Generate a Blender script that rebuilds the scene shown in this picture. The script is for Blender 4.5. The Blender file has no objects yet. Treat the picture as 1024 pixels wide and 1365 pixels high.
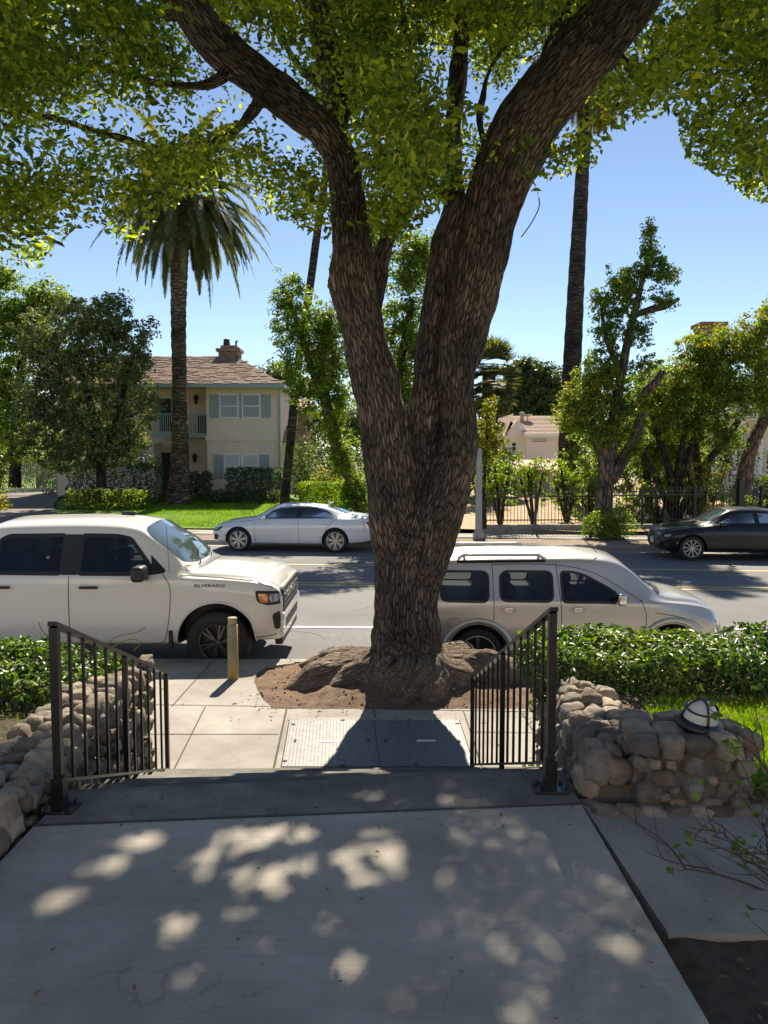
import bpy, bmesh, math, random
import numpy as np
from mathutils import Vector, Matrix, noise
from mathutils.bvhtree import BVHTree
from mathutils.geometry import tessellate_polygon
R = math.radians
rnd = random.Random(7)
NR = np.random.default_rng(11)
sc = bpy.context.scene
col = sc.collection
# ---------------------------------------------------------------- camera model (photo is 1024 x 1365)
F = 1030.0; CX = 512.0; CY = 682.5; H = 2.8; PITCH = math.atan((682.5 - 607.0) / F)
def ray(px, py):
    u = (px - CX) / F; v = -(py - CY) / F
    c, s = math.cos(PITCH), math.sin(PITCH)
    return Vector((u, c + v * s, v * c - s))
def at(px, py, Y):                                   # a point seen at px,py at distance Y along the street normal
    r = ray(px, py); return Vector((r.x * Y / r.y, Y, H + r.z * Y / r.y))
def gd(px, py, z=0.0):                               # a point of the level z seen at px,py
    r = ray(px, py); t = (z - H) / r.z; return Vector((r.x * t, r.y * t, z))
def proj(P):                                         # numpy: world -> photo px
    c, s = math.cos(PITCH), math.sin(PITCH)
    x = P[:, 0]; y = P[:, 1]; z = P[:, 2] - H
    fw = y * c - z * s; up = y * s + z * c
    return CX + F * x / fw, CY - F * up / fw, fw
# ---------------------------------------------------------------- object helpers
def tag(o, label=None, cat=None, group=None, kind=None):
    if label: o['label'] = label
    if cat: o['category'] = cat
    if group: o['group'] = group
    if kind: o['kind'] = kind
    return o
def thing(name, label, cat, loc=(0, 0, 0), rz=0.0, group=None):
    o = bpy.data.objects.new(name, None); col.objects.link(o)
    o.location = loc; o.rotation_euler = (0, 0, rz); o.empty_display_size = 0.2
    return tag(o, label, cat, group)
def link(name, me, parent=None, origin=None, world=True):
    """mesh data given in world coordinates (world=True) or in the parent's own frame"""
    o = bpy.data.objects.new(name, me); col.objects.link(o)
    if parent is not None:
        o.parent = parent
        if world:
            off = Vector((0, 0, 0)); p = parent
            while p is not None: off += Vector(p.location); p = p.parent
            me.transform(Matrix.Translation(-off))
    elif origin is not None:
        me.transform(Matrix.Translation(-Vector(origin))); o.location = origin
    return o
def fast_mesh(name, V, Fq, mats, smooth=False, mi=None):
    """V (n,3) array, Fq (m,k) array of equal sized faces"""
    me = bpy.data.meshes.new(name)
    V = np.asarray(V, dtype=np.float32); Fq = np.asarray(Fq, dtype=np.int32)
    m, k = Fq.shape
    me.vertices.add(len(V)); me.vertices.foreach_set('co', V.ravel())
    me.loops.add(m * k); me.loops.foreach_set('vertex_index', Fq.ravel())
    me.polygons.add(m); me.polygons.foreach_set('loop_start', np.arange(0, m * k, k, dtype=np.int32))
    if mi is not None: me.polygons.foreach_set('material_index', np.asarray(mi, dtype=np.int32))
    if smooth: me.polygons.foreach_set('use_smooth', np.ones(m, dtype=bool))
    for q in (mats if isinstance(mats, (list, tuple)) else [mats]): me.materials.append(q)
    me.update(calc_edges=True)
    return me
class MB:
    def __init__(s): s.v = []; s.f = []; s.m = []; s.cm = 0; s.sm = []; s.cs = False
    def add(s, vs, fs):
        b = len(s.v); s.v += [tuple(p) for p in vs]
        for f in fs: s.f.append([b + i for i in f]); s.m.append(s.cm); s.sm.append(s.cs)
    def box(s, x0, x1, y0, y1, z0, z1):
        s.add([(x0,y0,z0),(x1,y0,z0),(x1,y1,z0),(x0,y1,z0),(x0,y0,z1),(x1,y0,z1),(x1,y1,z1),(x0,y1,z1)],
              [(0,3,2,1),(4,5,6,7),(0,1,5,4),(1,2,6,5),(2,3,7,6),(3,0,4,7)])
    def rbox(s, c, size, bev=0.02, rot=None, seg=2):
        bm = bmesh.new(); bmesh.ops.create_cube(bm, size=1.0)
        bmesh.ops.scale(bm, vec=Vector(size), verts=bm.verts)
        if bev: bmesh.ops.bevel(bm, geom=bm.edges[:], offset=bev, segments=seg, affect='EDGES', profile=0.5)
        M = Matrix.Translation(Vector(c)) @ (rot.to_4x4() if rot else Matrix())
        bm.transform(M); s.bm(bm)
    def bm(s, bm):
        bm.verts.index_update(); s.add([v.co for v in bm.verts], [[v.index for v in f.verts] for f in bm.faces]); bm.free()
    def bar(s, a, b, w, h=None, up=(0, 0, 1)):
        a = Vector(a); b = Vector(b); h = h or w; d = (b - a).normalized(); u = Vector(up)
        if abs(d.dot(u)) > 0.99: u = Vector((0, 1, 0))
        x = d.cross(u).normalized() * w / 2; y = x.cross(d).normalized() * h / 2
        s.add([a-x-y, a+x-y, a+x+y, a-x+y, b-x-y, b+x-y, b+x+y, b-x+y], [(0,3,2,1),(4,5,6,7),(0,1,5,4),(1,2,6,5),(2,3,7,6),(3,0,4,7)])
    def tube(s, pts, rad, n=8, caps=True, smooth=1, jit=0.0, seed=0):
        pts = [Vector(p) for p in pts]
        if not hasattr(rad, '__len__'): rad = [rad] * len(pts)
        if smooth > 1: pts, rad = spline(pts, rad, smooth)
        fr = frames(pts); b = len(s.v); V = []
        for i, (p, r, (t, x, y)) in enumerate(zip(pts, rad, fr)):
            for k in range(n):
                a = 2 * math.pi * k / n; q = x * math.cos(a) + y * math.sin(a)
                rr = r * (1 + (jit * noise.noise(p * 2.3 + q * 1.7 + Vector((seed, 0, 0))) if jit else 0))
                V.append(p + q * rr)
        Fs = [(i*n+k, i*n+(k+1) % n, (i+1)*n+(k+1) % n, (i+1)*n+k) for i in range(len(pts)-1) for k in range(n)]
        if caps: Fs += [tuple(range(n))[::-1], tuple((len(pts)-1)*n+k for k in range(n))]
        o = s.cs; s.cs = True; s.add(V, Fs); s.cs = o
    def lathe(s, prof, c=(0, 0, 0), n=24, axis='z', cap=False):
        V = []
        for (r, h) in prof:
            for k in range(n):
                a = 2*math.pi*k/n
                p = (r*math.cos(a), r*math.sin(a), h) if axis == 'z' else (r*math.cos(a), h, r*math.sin(a))
                V.append((p[0]+c[0], p[1]+c[1], p[2]+c[2]))
        Fs = [(i*n+k, i*n+(k+1) % n, (i+1)*n+(k+1) % n, (i+1)*n+k) for i in range(len(prof)-1) for k in range(n)]
        if cap: Fs += [tuple(range(n))[::-1], tuple((len(prof)-1)*n+k for k in range(n))]
        o = s.cs; s.cs = True; s.add(V, Fs); s.cs = o
    def prism(s, poly, z0, z1):
        n = len(poly); s.add([(p[0], p[1], z0) for p in poly] + [(p[0], p[1], z1) for p in poly],
              [tuple(range(n))[::-1], tuple(range(n, 2*n))] + [(i, (i+1) % n, n+(i+1) % n, n+i) for i in range(n)])
    def face(s, pts): s.add(pts, [tuple(range(len(pts)))])
    def mesh(s, name, mats):
        me = bpy.data.meshes.new(name); me.from_pydata(s.v, [], s.f)
        for q in (mats if isinstance(mats, (list, tuple)) else [mats]): me.materials.append(q)
        me.polygons.foreach_set('material_index', s.m); me.polygons.foreach_set('use_smooth', s.sm); me.update()
        return me
    def build(s, name, mats, parent=None, origin=None, world=True):
        return link(name, s.mesh(name, mats), parent, origin, world)
def spline(pts, rad, k):
    P = [pts[0] * 2 - pts[1]] + pts + [pts[-1] * 2 - pts[-2]]; Rr = [rad[0]] + list(rad) + [rad[-1]]
    oP, oR = [], []
    for i in range(1, len(P) - 2):
        for j in range(k):
            t = j / k; a, b, c, d = P[i-1:i+3]
            oP.append(0.5 * ((2*b) + (c-a)*t + (2*a-5*b+4*c-d)*t*t + (3*b-a-3*c+d)*t**3))
            oR.append(Rr[i] * (1-t) + Rr[i+1] * t)
    oP.append(pts[-1]); oR.append(rad[-1]); return oP, oR
def frames(pts):
    out = []; x = None
    for i in range(len(pts)):
        t = (pts[min(i+1, len(pts)-1)] - pts[max(i-1, 0)]).normalized()
        if x is None:
            x = t.cross(Vector((0, 0, 1)));  x = x if x.length > 0.1 else t.cross(Vector((0, 1, 0)))
        x = (x - t * x.dot(t)).normalized(); out.append((t, x, t.cross(x)))
    return out
def interp(tab, x): return float(np.interp(x, [a for a, b in tab], [b for a, b in tab]))
# ---------------------------------------------------------------- materials
def newmat(name):
    m = bpy.data.materials.new(name); m.use_nodes = True; nt = m.node_tree; nt.nodes.clear()
    out = nt.nodes.new('ShaderNodeOutputMaterial'); return m, nt, out
def N(nt, t, **kw):
    n = nt.nodes.new(t)
    for k, v in kw.items():
        if k in n.inputs: n.inputs[k].default_value = v
        else: setattr(n, k, v)
    return n
def c4(c): return (c[0], c[1], c[2], 1.0)
def ramp(nt, fac, stops):
    r = nt.nodes.new('ShaderNodeValToRGB'); nt.links.new(fac, r.inputs[0])
    e = r.color_ramp.elements
    while len(e) < len(stops): e.new(0.5)
    for q, (p, c) in zip(e, stops): q.position = p; q.color = c4(c) if hasattr(c, '__len__') else (c, c, c, 1)
    return r.outputs[0]
def surf(name, c1, c2=None, scale=4.0, rough=0.8, bump=0.0, bscale=30.0, metal=0.0, coat=0.0, spec=0.5, c3=None, s3=0.6, stretch=None, bdist=0.02, detail=6.0):
    """principled with two-tone noise colour, large blotches (c3) and noise bump"""
    m, nt, out = newmat(name); L = nt.links.new
    b = N(nt, 'ShaderNodeBsdfPrincipled', Roughness=rough, Metallic=metal); b.inputs['Coat Weight'].default_value = coat
    b.inputs['Specular IOR Level'].default_value = spec; b.inputs['Coat Roughness'].default_value = 0.06
    L(b.outputs[0], out.inputs[0])
    tc = N(nt, 'ShaderNodeTexCoord'); mp = N(nt, 'ShaderNodeMapping'); L(tc.outputs['Object'], mp.inputs[0])
    if stretch: mp.inputs['Scale'].default_value = stretch
    if c2 is None: b.inputs['Base Color'].default_value = c4(c1)
    else:
        n = N(nt, 'ShaderNodeTexNoise', Scale=scale, Detail=detail, Roughness=0.65); L(mp.outputs[0], n.inputs['Vector'])
        c = ramp(nt, n.outputs['Fac'], [(0.32, c1), (0.68, c2)])
        if c3 is not None:
            n3 = N(nt, 'ShaderNodeTexNoise', Scale=s3, Detail=5.0); L(mp.outputs[0], n3.inputs['Vector'])
            fc = ramp(nt, n3.outputs['Fac'], [(0.42, 0.0), (0.62, 1.0)])
            mx = N(nt, 'ShaderNodeMix', data_type='RGBA'); L(fc, mx.inputs[0]); L(c, mx.inputs[6]); mx.inputs[7].default_value = c4(c3); c = mx.outputs[2]
        L(c, b.inputs['Base Color'])
    if bump:
        n2 = N(nt, 'ShaderNodeTexNoise', Scale=bscale, Detail=8.0, Roughness=0.7); L(mp.outputs[0], n2.inputs['Vector'])
        bp = N(nt, 'ShaderNodeBump', Strength=bump, Distance=bdist); L(n2.outputs['Fac'], bp.inputs['Height']); L(bp.outputs[0], b.inputs['Normal'])
    return m
def leafmat(name, cols, trans=0.45, rough=0.45, tcol=None, spec=0.35):
    m, nt, out = newmat(name); L = nt.links.new
    g = N(nt, 'ShaderNodeNewGeometry')
    st = [(i / max(1, len(cols)-1), c) for i, c in enumerate(cols)]
    c = ramp(nt, g.outputs['Random Per Island'], st)
    tcn = N(nt, 'ShaderNodeTexCoord'); nn = N(nt, 'ShaderNodeTexNoise', Scale=1.1, Detail=3.0); L(tcn.outputs['Object'], nn.inputs['Vector'])   # colour varies in soft clumps across the foliage
    vm = N(nt, 'ShaderNodeMix', data_type='RGBA', blend_type='MULTIPLY'); vm.inputs[0].default_value = 1.0; L(c, vm.inputs[6]); L(ramp(nt, nn.outputs['Fac'], [(0.38, (0.68, 0.78, 0.85)), (0.62, (1.3, 1.15, 0.95))]), vm.inputs[7]); c = vm.outputs[2]
    b = N(nt, 'ShaderNodeBsdfPrincipled', Roughness=rough); b.inputs['Specular IOR Level'].default_value = spec; L(c, b.inputs['Base Color'])
    t = N(nt, 'ShaderNodeBsdfTranslucent')
    mul = N(nt, 'ShaderNodeMix', data_type='RGBA', blend_type='MULTIPLY'); mul.inputs[0].default_value = 1.0
    L(c, mul.inputs[6]); mul.inputs[7].default_value = c4(tcol or (3.2, 2.9, 0.9)); L(mul.outputs[2], t.inputs[0])
    mx = N(nt, 'ShaderNodeMixShader'); mx.inputs[0].default_value = trans
    L(b.outputs[0], mx.inputs[1]); L(t.outputs[0], mx.inputs[2]); L(mx.outputs[0], out.inputs[0]); return m
M = {}
M['asphalt'] = surf('asphalt', (0.135,0.135,0.14), (0.21,0.205,0.205), 14, 0.85, 0.5, 160, c3=(0.13,0.13,0.135), s3=0.35)
M['road_joint'] = surf('tar', (0.05,0.05,0.05), rough=0.6)
def speckle(name, c1, c2, c3, base_scale=3.0):
    m, nt, out = newmat(name); L = nt.links.new
    b = N(nt, 'ShaderNodeBsdfPrincipled', Roughness=0.9); L(b.outputs[0], out.inputs[0])
    tc = N(nt, 'ShaderNodeTexCoord')
    n = N(nt, 'ShaderNodeTexNoise', Scale=base_scale, Detail=9.0, Roughness=0.62); L(tc.outputs['Object'], n.inputs['Vector'])
    c = ramp(nt, n.outputs['Fac'], [(0.3, c1), (0.7, c2)])
    n3 = N(nt, 'ShaderNodeTexNoise', Scale=0.9, Detail=7.0, Roughness=0.6, Distortion=0.6); L(tc.outputs['Object'], n3.inputs['Vector'])
    mx = N(nt, 'ShaderNodeMix', data_type='RGBA'); L(ramp(nt, n3.outputs['Fac'], [(0.42, 0.0), (0.62, 0.9)]), mx.inputs[0]); L(c, mx.inputs[6]); mx.inputs[7].default_value = c4(c3)
    v = N(nt, 'ShaderNodeTexVoronoi', Scale=260.0); L(tc.outputs['Object'], v.inputs['Vector'])
    mx2 = N(nt, 'ShaderNodeMix', data_type='RGBA', blend_type='MULTIPLY'); L(ramp(nt, v.outputs['Distance'], [(0.1, 0.75), (0.5, 1.0)]), mx2.inputs[7]); L(mx.outputs[2], mx2.inputs[6]); mx2.inputs[0].default_value = 0.8
    # small dark stains and pits
    v2 = N(nt, 'ShaderNodeTexVoronoi', Scale=7.0, Randomness=1.0); L(tc.outputs['Object'], v2.inputs['Vector'])
    mx3 = N(nt, 'ShaderNodeMix', data_type='RGBA', blend_type='MULTIPLY'); L(ramp(nt, v2.outputs['Distance'], [(0.035, 0.55), (0.07, 1.0)]), mx3.inputs[7]); L(mx2.outputs[2], mx3.inputs[6]); mx3.inputs[0].default_value = 0.8
    # broom streaks and faint hairline cracks
    ms = N(nt, 'ShaderNodeMapping'); ms.inputs['Scale'].default_value = (1.2, 45, 1); L(tc.outputs['Object'], ms.inputs[0]); ns = N(nt, 'ShaderNodeTexNoise', Scale=3.0, Detail=4.0); L(ms.outputs[0], ns.inputs['Vector'])
    m4 = N(nt, 'ShaderNodeMix', data_type='RGBA', blend_type='MULTIPLY'); m4.inputs[0].default_value = 1.0; L(mx3.outputs[2], m4.inputs[6]); L(ramp(nt, ns.outputs['Fac'], [(0.35, 0.93), (0.65, 1.05)]), m4.inputs[7])
    nw = N(nt, 'ShaderNodeTexNoise', Scale=2.2, Detail=6.0); L(tc.outputs['Object'], nw.inputs['Vector']); wv = N(nt, 'ShaderNodeVectorMath', operation='MULTIPLY_ADD'); L(nw.outputs['Color'], wv.inputs[0]); wv.inputs[1].default_value = (.5, .5, .5); L(tc.outputs['Object'], wv.inputs[2])
    vc = N(nt, 'ShaderNodeTexVoronoi', feature='DISTANCE_TO_EDGE', Scale=0.75); L(wv.outputs[0], vc.inputs['Vector'])
    m5 = N(nt, 'ShaderNodeMix', data_type='RGBA', blend_type='MULTIPLY'); L(ramp(nt, n3.outputs['Fac'], [(0.5, 0.0), (0.56, 0.8)]), m5.inputs[0]); L(m4.outputs[2], m5.inputs[6]); L(ramp(nt, vc.outputs['Distance'], [(0.001, 0.72), (0.004, 1.0)]), m5.inputs[7])
    L(m5.outputs[2], b.inputs['Base Color'])
    bp = N(nt, 'ShaderNodeBump', Strength=0.35, Distance=0.004); L(n.outputs['Fac'], bp.inputs['Height'])
    bp2 = N(nt, 'ShaderNodeBump', Strength=0.3, Distance=0.003); L(v.outputs['Distance'], bp2.inputs['Height']); L(bp.outputs[0], bp2.inputs['Normal']); L(bp2.outputs[0], b.inputs['Normal'])
    return m
M['concrete'] = speckle('path concrete', (0.32,0.294,0.252), (0.42,0.388,0.335), (0.235,0.216,0.184))
M['walk'] = speckle('sidewalk concrete', (0.31,0.29,0.26), (0.40,0.375,0.335), (0.25,0.235,0.21))
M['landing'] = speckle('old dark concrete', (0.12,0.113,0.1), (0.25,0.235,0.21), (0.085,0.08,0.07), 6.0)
M['curb'] = speckle('curb concrete', (0.3,0.28,0.25), (0.42,0.39,0.34), (0.22,0.21,0.19))
M['joint'] = surf('joint dirt', (0.05,0.045,0.035), (0.1,0.085,0.06), 30, 0.95)
M['white_line'] = surf('white road paint', (0.6,0.6,0.57), (0.78,0.78,0.75), 25, 0.7)
M['yellow_line'] = surf('yellow road paint', (0.5,0.36,0.12), (0.66,0.5,0.2), 25, 0.7)
M['soil'] = surf('soil', (0.1,0.065,0.042), (0.27,0.18,0.12), 9, 0.95, 1.0, 40, c3=(0.19,0.12,0.08), s3=2.0, bdist=0.03)
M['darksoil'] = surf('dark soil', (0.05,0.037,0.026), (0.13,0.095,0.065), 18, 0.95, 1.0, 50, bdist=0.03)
M['mulch'] = surf('mulch', (0.11,0.08,0.06), (0.38,0.29,0.22), 14, 0.95, 1.0, 30, bdist=0.03)
M['dryyard'] = surf('dry yard', (0.32,0.22,0.13), (0.5,0.37,0.24), 3, 0.95, 0.6, 20)
M['lawn'] = surf('lawn soil', (0.1,0.19,0.02), (0.2,0.34,0.04), 1.2, 0.9, 1.0, 60, bdist=0.04, c3=(0.16,0.3,0.03), s3=0.3)
M['drive'] = surf('driveway', (0.14,0.12,0.11), (0.22,0.19,0.18), 2.0, 0.85, 0.3, 60)
M['ground'] = surf('ground', (0.09,0.1,0.04), (0.2,0.17,0.09), 0.6, 0.95)
M['black_metal'] = surf('black painted iron', (0.006,0.006,0.007), (0.016,0.014,0.014), 12, 0.35, 0.15, 80, spec=0.6)
M['steel'] = surf('galvanised tread plate', (0.13,0.13,0.135), (0.21,0.21,0.215), 20, 0.5, 0.1, 60, metal=0.3)
M['tag'] = surf('white tag', (0.75,0.75,0.75), rough=0.5)
M['stone'] = None
def stonemat():
    m, nt, out = newmat('river stone'); L = nt.links.new
    b = N(nt, 'ShaderNodeBsdfPrincipled', Roughness=0.85); L(b.outputs[0], out.inputs[0])
    tc = N(nt, 'ShaderNodeTexCoord'); g = N(nt, 'ShaderNodeNewGeometry')
    c0 = ramp(nt, g.outputs['Random Per Island'], [(0, (0.11,0.085,0.065)), (0.2, (0.34,0.29,0.235)), (0.4, (0.14,0.125,0.11)), (0.6, (0.44,0.37,0.28)), (0.8, (0.2,0.15,0.11)), (1, (0.30,0.28,0.26))])
    n = N(nt, 'ShaderNodeTexNoise', Scale=11.0, Detail=9.0, Roughness=0.7); L(tc.outputs['Object'], n.inputs['Vector'])
    mx = N(nt, 'ShaderNodeMix', data_type='RGBA', blend_type='MULTIPLY'); mx.inputs[0].default_value = 1.0
    L(c0, mx.inputs[6]); L(ramp(nt, n.outputs['Fac'], [(0.3, (0.45,0.42,0.38)), (0.7, (1.25,1.22,1.18))]), mx.inputs[7]); L(mx.outputs[2], b.inputs['Base Color'])
    bp = N(nt, 'ShaderNodeBump', Strength=1.0, Distance=0.022); L(n.outputs['Fac'], bp.inputs['Height']); L(bp.outputs[0], b.inputs['Normal'])
    return m
M['stone'] = stonemat()
M['mortar'] = surf('mortar', (0.13,0.105,0.082), (0.23,0.19,0.15), 8, 0.95, 1.0, 35, bdist=0.02)
def barkmat(name, ca, cb, cc, vec=None, sc_=(26, 26, 5.5), depth=0.03, strength=1.0, dust=False):
    m, nt, out = newmat(name); L = nt.links.new
    b = N(nt, 'ShaderNodeBsdfPrincipled', Roughness=0.9); b.inputs['Specular IOR Level'].default_value = 0.25; L(b.outputs[0], out.inputs[0])
    if vec: src = N(nt, 'ShaderNodeAttribute', attribute_name=vec).outputs['Vector']
    else: src = N(nt, 'ShaderNodeTexCoord').outputs['Object']
    mp = N(nt, 'ShaderNodeMapping'); mp.inputs['Scale'].default_value = sc_; L(src, mp.inputs[0])
    nz = N(nt, 'ShaderNodeTexNoise', Scale=0.35, Detail=4.0); L(mp.outputs[0], nz.inputs['Vector'])
    ad = N(nt, 'ShaderNodeMix', data_type='VECTOR'); 
    add = N(nt, 'ShaderNodeVectorMath', operation='MULTIPLY_ADD'); L(nz.outputs['Color'], add.inputs[0]); add.inputs[1].default_value = (2.4, 2.4, 1.2); L(mp.outputs[0], add.inputs[2])
    v = N(nt, 'ShaderNodeTexVoronoi', feature='DISTANCE_TO_EDGE', Scale=1.0); L(add.outputs[0], v.inputs['Vector'])
    v1 = N(nt, 'ShaderNodeTexVoronoi', Scale=1.0); L(add.outputs[0], v1.inputs['Vector'])
    n2 = N(nt, 'ShaderNodeTexNoise', Scale=2.5, Detail=8.0, Roughness=0.7); L(mp.outputs[0], n2.inputs['Vector'])
    edge = ramp(nt, v.outputs['Distance'], [(0.0, 0.0), (0.16, 0.7), (0.4, 1.0)])
    c = ramp(nt, n2.outputs['Fac'], [(0.3, cb), (0.7, cc)])
    mx = N(nt, 'ShaderNodeMix', data_type='RGBA'); L(edge, mx.inputs[0]); mx.inputs[6].default_value = c4(ca); L(c, mx.inputs[7])
    hsv = N(nt, 'ShaderNodeHueSaturation'); L(mx.outputs[2], hsv.inputs['Color']); L(ramp(nt, v1.outputs['Color'], [(0, 0.62), (1, 1.3)]), hsv.inputs['Value'])
    nb = N(nt, 'ShaderNodeTexNoise', Scale=1.7, Detail=4.0); L(src, nb.inputs['Vector'])
    mb_ = N(nt, 'ShaderNodeMix', data_type='RGBA', blend_type='MULTIPLY'); mb_.inputs[0].default_value = 1.0; L(hsv.outputs[0], mb_.inputs[6]); L(ramp(nt, nb.outputs['Fac'], [(0.35, (0.62,0.6,0.6)), (0.65, (1.45,1.38,1.3))]), mb_.inputs[7])
    fc = mb_.outputs[2]
    if dust:                                                       # dusty, worn bark on the roots near the soil
        tz = N(nt, 'ShaderNodeTexCoord'); sx = N(nt, 'ShaderNodeSeparateXYZ'); L(tz.outputs['Object'], sx.inputs[0])
        am = N(nt, 'ShaderNodeMath', operation='MULTIPLY_ADD'); L(nb.outputs['Fac'], am.inputs[0]); am.inputs[1].default_value = 0.5; L(sx.outputs[2], am.inputs[2])
        dm = N(nt, 'ShaderNodeMix', data_type='RGBA'); L(ramp(nt, am.outputs[0], [(0.38, 0.85), (0.8, 0.0)]), dm.inputs[0]); L(fc, dm.inputs[6]); dm.inputs[7].default_value = (0.36, 0.28, 0.215, 1); fc = dm.outputs[2]
    L(fc, b.inputs['Base Color'])
    h = N(nt, 'ShaderNodeMath', operation='MULTIPLY_ADD'); L(n2.outputs['Fac'], h.inputs[0]); h.inputs[1].default_value = 0.45; L(edge, h.inputs[2])
    bp = N(nt, 'ShaderNodeBump', Strength=strength, Distance=depth); L(h.outputs[0], bp.inputs['Height']); L(bp.outputs[0], b.inputs['Normal'])
    return m
M['bark'] = barkmat('camphor bark', (0.03,0.023,0.018), (0.145,0.112,0.09), (0.34,0.275,0.22), vec='bark', sc_=(40,40,5.4), depth=0.04, dust=True)
M['bark_far'] = barkmat('grey bark', (0.05,0.04,0.03), (0.12,0.095,0.075), (0.25,0.205,0.165), sc_=(9,9,2.2), depth=0.04)
M['bark_dark'] = barkmat('dark bark', (0.02,0.016,0.012), (0.05,0.038,0.03), (0.1,0.08,0.06), sc_=(9,9,2.2), depth=0.04)
M['palm_bark'] = barkmat('palm bark', (0.07,0.05,0.04), (0.16,0.115,0.085), (0.3,0.225,0.17), sc_=(2.5,2.5,7.5), depth=0.08)
M['palm_dark'] = barkmat('tall palm bark', (0.03,0.024,0.022), (0.07,0.055,0.05), (0.12,0.095,0.085), sc_=(2.0,2.0,9.0), depth=0.05)
M['leaf_main'] = leafmat('camphor leaves', [(0.032,0.058,0.014), (0.06,0.098,0.018), (0.10,0.15,0.024), (0.15,0.2,0.03), (0.26,0.28,0.04)], 0.58, tcol=(3.6,3.4,0.9))
M['leaf_hedge'] = leafmat('hedge leaves', [(0.022,0.055,0.012), (0.035,0.08,0.016), (0.055,0.115,0.022), (0.11,0.19,0.035)], 0.3, 0.43, tcol=(3.0,2.9,0.7), spec=0.6)
M['leaf_oak'] = leafmat('olive grey leaves', [(0.04,0.072,0.025), (0.08,0.12,0.045), (0.14,0.185,0.075), (0.22,0.26,0.12)], 0.22, 0.6)
M['leaf_dark'] = leafmat('dark leaves', [(0.026,0.055,0.02), (0.05,0.09,0.032), (0.085,0.13,0.048)], 0.3, 0.5)
M['leaf_mid'] = leafmat('mid green leaves', [(0.045,0.09,0.018), (0.095,0.16,0.028), (0.17,0.245,0.045)], 0.48, 0.5)
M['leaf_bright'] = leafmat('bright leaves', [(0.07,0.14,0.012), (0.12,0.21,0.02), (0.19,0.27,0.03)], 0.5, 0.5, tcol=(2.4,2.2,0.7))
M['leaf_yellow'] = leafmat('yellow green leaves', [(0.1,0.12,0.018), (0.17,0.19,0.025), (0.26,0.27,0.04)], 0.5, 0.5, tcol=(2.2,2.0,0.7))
M['leaf_palm'] = leafmat('palm fronds', [(0.045,0.062,0.032), (0.08,0.105,0.055), (0.14,0.165,0.09)], 0.25, 0.65, spec=0.2)
M['leaf_dead'] = leafmat('dry leaves', [(0.14,0.075,0.03), (0.25,0.16,0.07), (0.35,0.24,0.12)], 0.3, 0.7, tcol=(1.5,1.3,1))
M['grass'] = leafmat('grass blades', [(0.09,0.19,0.012), (0.15,0.28,0.018), (0.22,0.36,0.03)], 0.4, 0.5, tcol=(1.9,1.9,0.6))
M['twig'] = surf('twig bark', (0.05,0.035,0.025), (0.11,0.08,0.06), 20, 0.85)
# car / building
M['truck_paint'] = surf('white truck paint', (0.74,0.715,0.665), rough=0.3, coat=1.0)
M['silver_paint'] = surf('champagne paint', (0.52,0.505,0.475), rough=0.32, metal=0.45, coat=1.0)
M['pearl_paint'] = surf('silver white paint', (0.76,0.77,0.79), rough=0.3, metal=0.1, coat=1.0)
M['black_paint'] = surf('black paint', (0.007,0.007,0.012), rough=0.3, coat=0.5, spec=0.3)
M['glass'] = surf('tinted glass', (0.008,0.011,0.011), rough=0.03, spec=0.9, coat=0.6)
def carglass(name, tint, base=(0.01,0.012,0.012)):
    m, nt, out = newmat(name); L = nt.links.new
    t = N(nt, 'ShaderNodeBsdfTransparent', Color=c4(tint)); g = N(nt, 'ShaderNodeBsdfGlossy', Roughness=0.02)
    f = N(nt, 'ShaderNodeFresnel', IOR=1.6); x = N(nt, 'ShaderNodeMixShader'); L(f.outputs[0], x.inputs[0]); L(t.outputs[0], x.inputs[1]); L(g.outputs[0], x.inputs[2]); L(x.outputs[0], out.inputs[0]); return m
M['glass'] = carglass('tinted car glass', (0.42, 0.46, 0.44))
M['seat'] = surf('car seat', (0.05,0.048,0.045), (0.09,0.085,0.08), 12, 0.8)
M['shield'] = surf('windshield glass', (0.06,0.09,0.09), rough=0.03, spec=1.0, coat=1.0)  # lighter cyan base colour stands in for reflected sky
M['trim'] = surf('black trim', (0.015,0.015,0.016), rough=0.45)
M['seam'] = surf('door seam', (0.06,0.055,0.05), rough=0.8)
M['tyre'] = surf('tyre rubber', (0.02,0.02,0.02), (0.035,0.034,0.033), 20, 0.8)
M['chrome'] = surf('chrome', (0.7,0.7,0.7), rough=0.12, metal=1.0)
M['alloy'] = surf('alloy', (0.5,0.5,0.5), rough=0.28, metal=0.9)
M['darkalloy'] = surf('dark alloy', (0.1,0.1,0.11), rough=0.35, metal=0.8)
M['blackwheel'] = surf('black wheel', (0.03,0.03,0.032), rough=0.25, coat=0.7)
M['amber'] = surf('amber lens', (0.75,0.22,0.03), rough=0.15, coat=1.0)
M['lens'] = surf('clear lens', (0.42,0.4,0.37), rough=0.1, coat=1.0, metal=0.4)
M['redlens'] = surf('red lens', (0.6,0.015,0.02), rough=0.15, coat=1.0)
M['plate'] = surf('licence plate', (0.7,0.7,0.72), rough=0.5)
M['badge'] = surf('dark badge', (0.03,0.03,0.03), rough=0.3)
M['stucco'] = surf('cream stucco', (0.8,0.61,0.51), (0.87,0.70,0.60), 2.5, 0.9, 0.3, 60)
M['stucco2'] = surf('yellow stucco', (0.55,0.37,0.17), (0.62,0.44,0.22), 2.5, 0.9)
M['pink'] = surf('white pink stucco', (0.8,0.73,0.69), (0.86,0.8,0.76), 1.5, 0.9)
M['whitewall'] = surf('white boards', (0.72,0.72,0.7), (0.8,0.8,0.78), 1.5, 0.8)
M['blue'] = surf('blue grey shutters', (0.28,0.36,0.36), (0.34,0.42,0.42), 5, 0.7)
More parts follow.
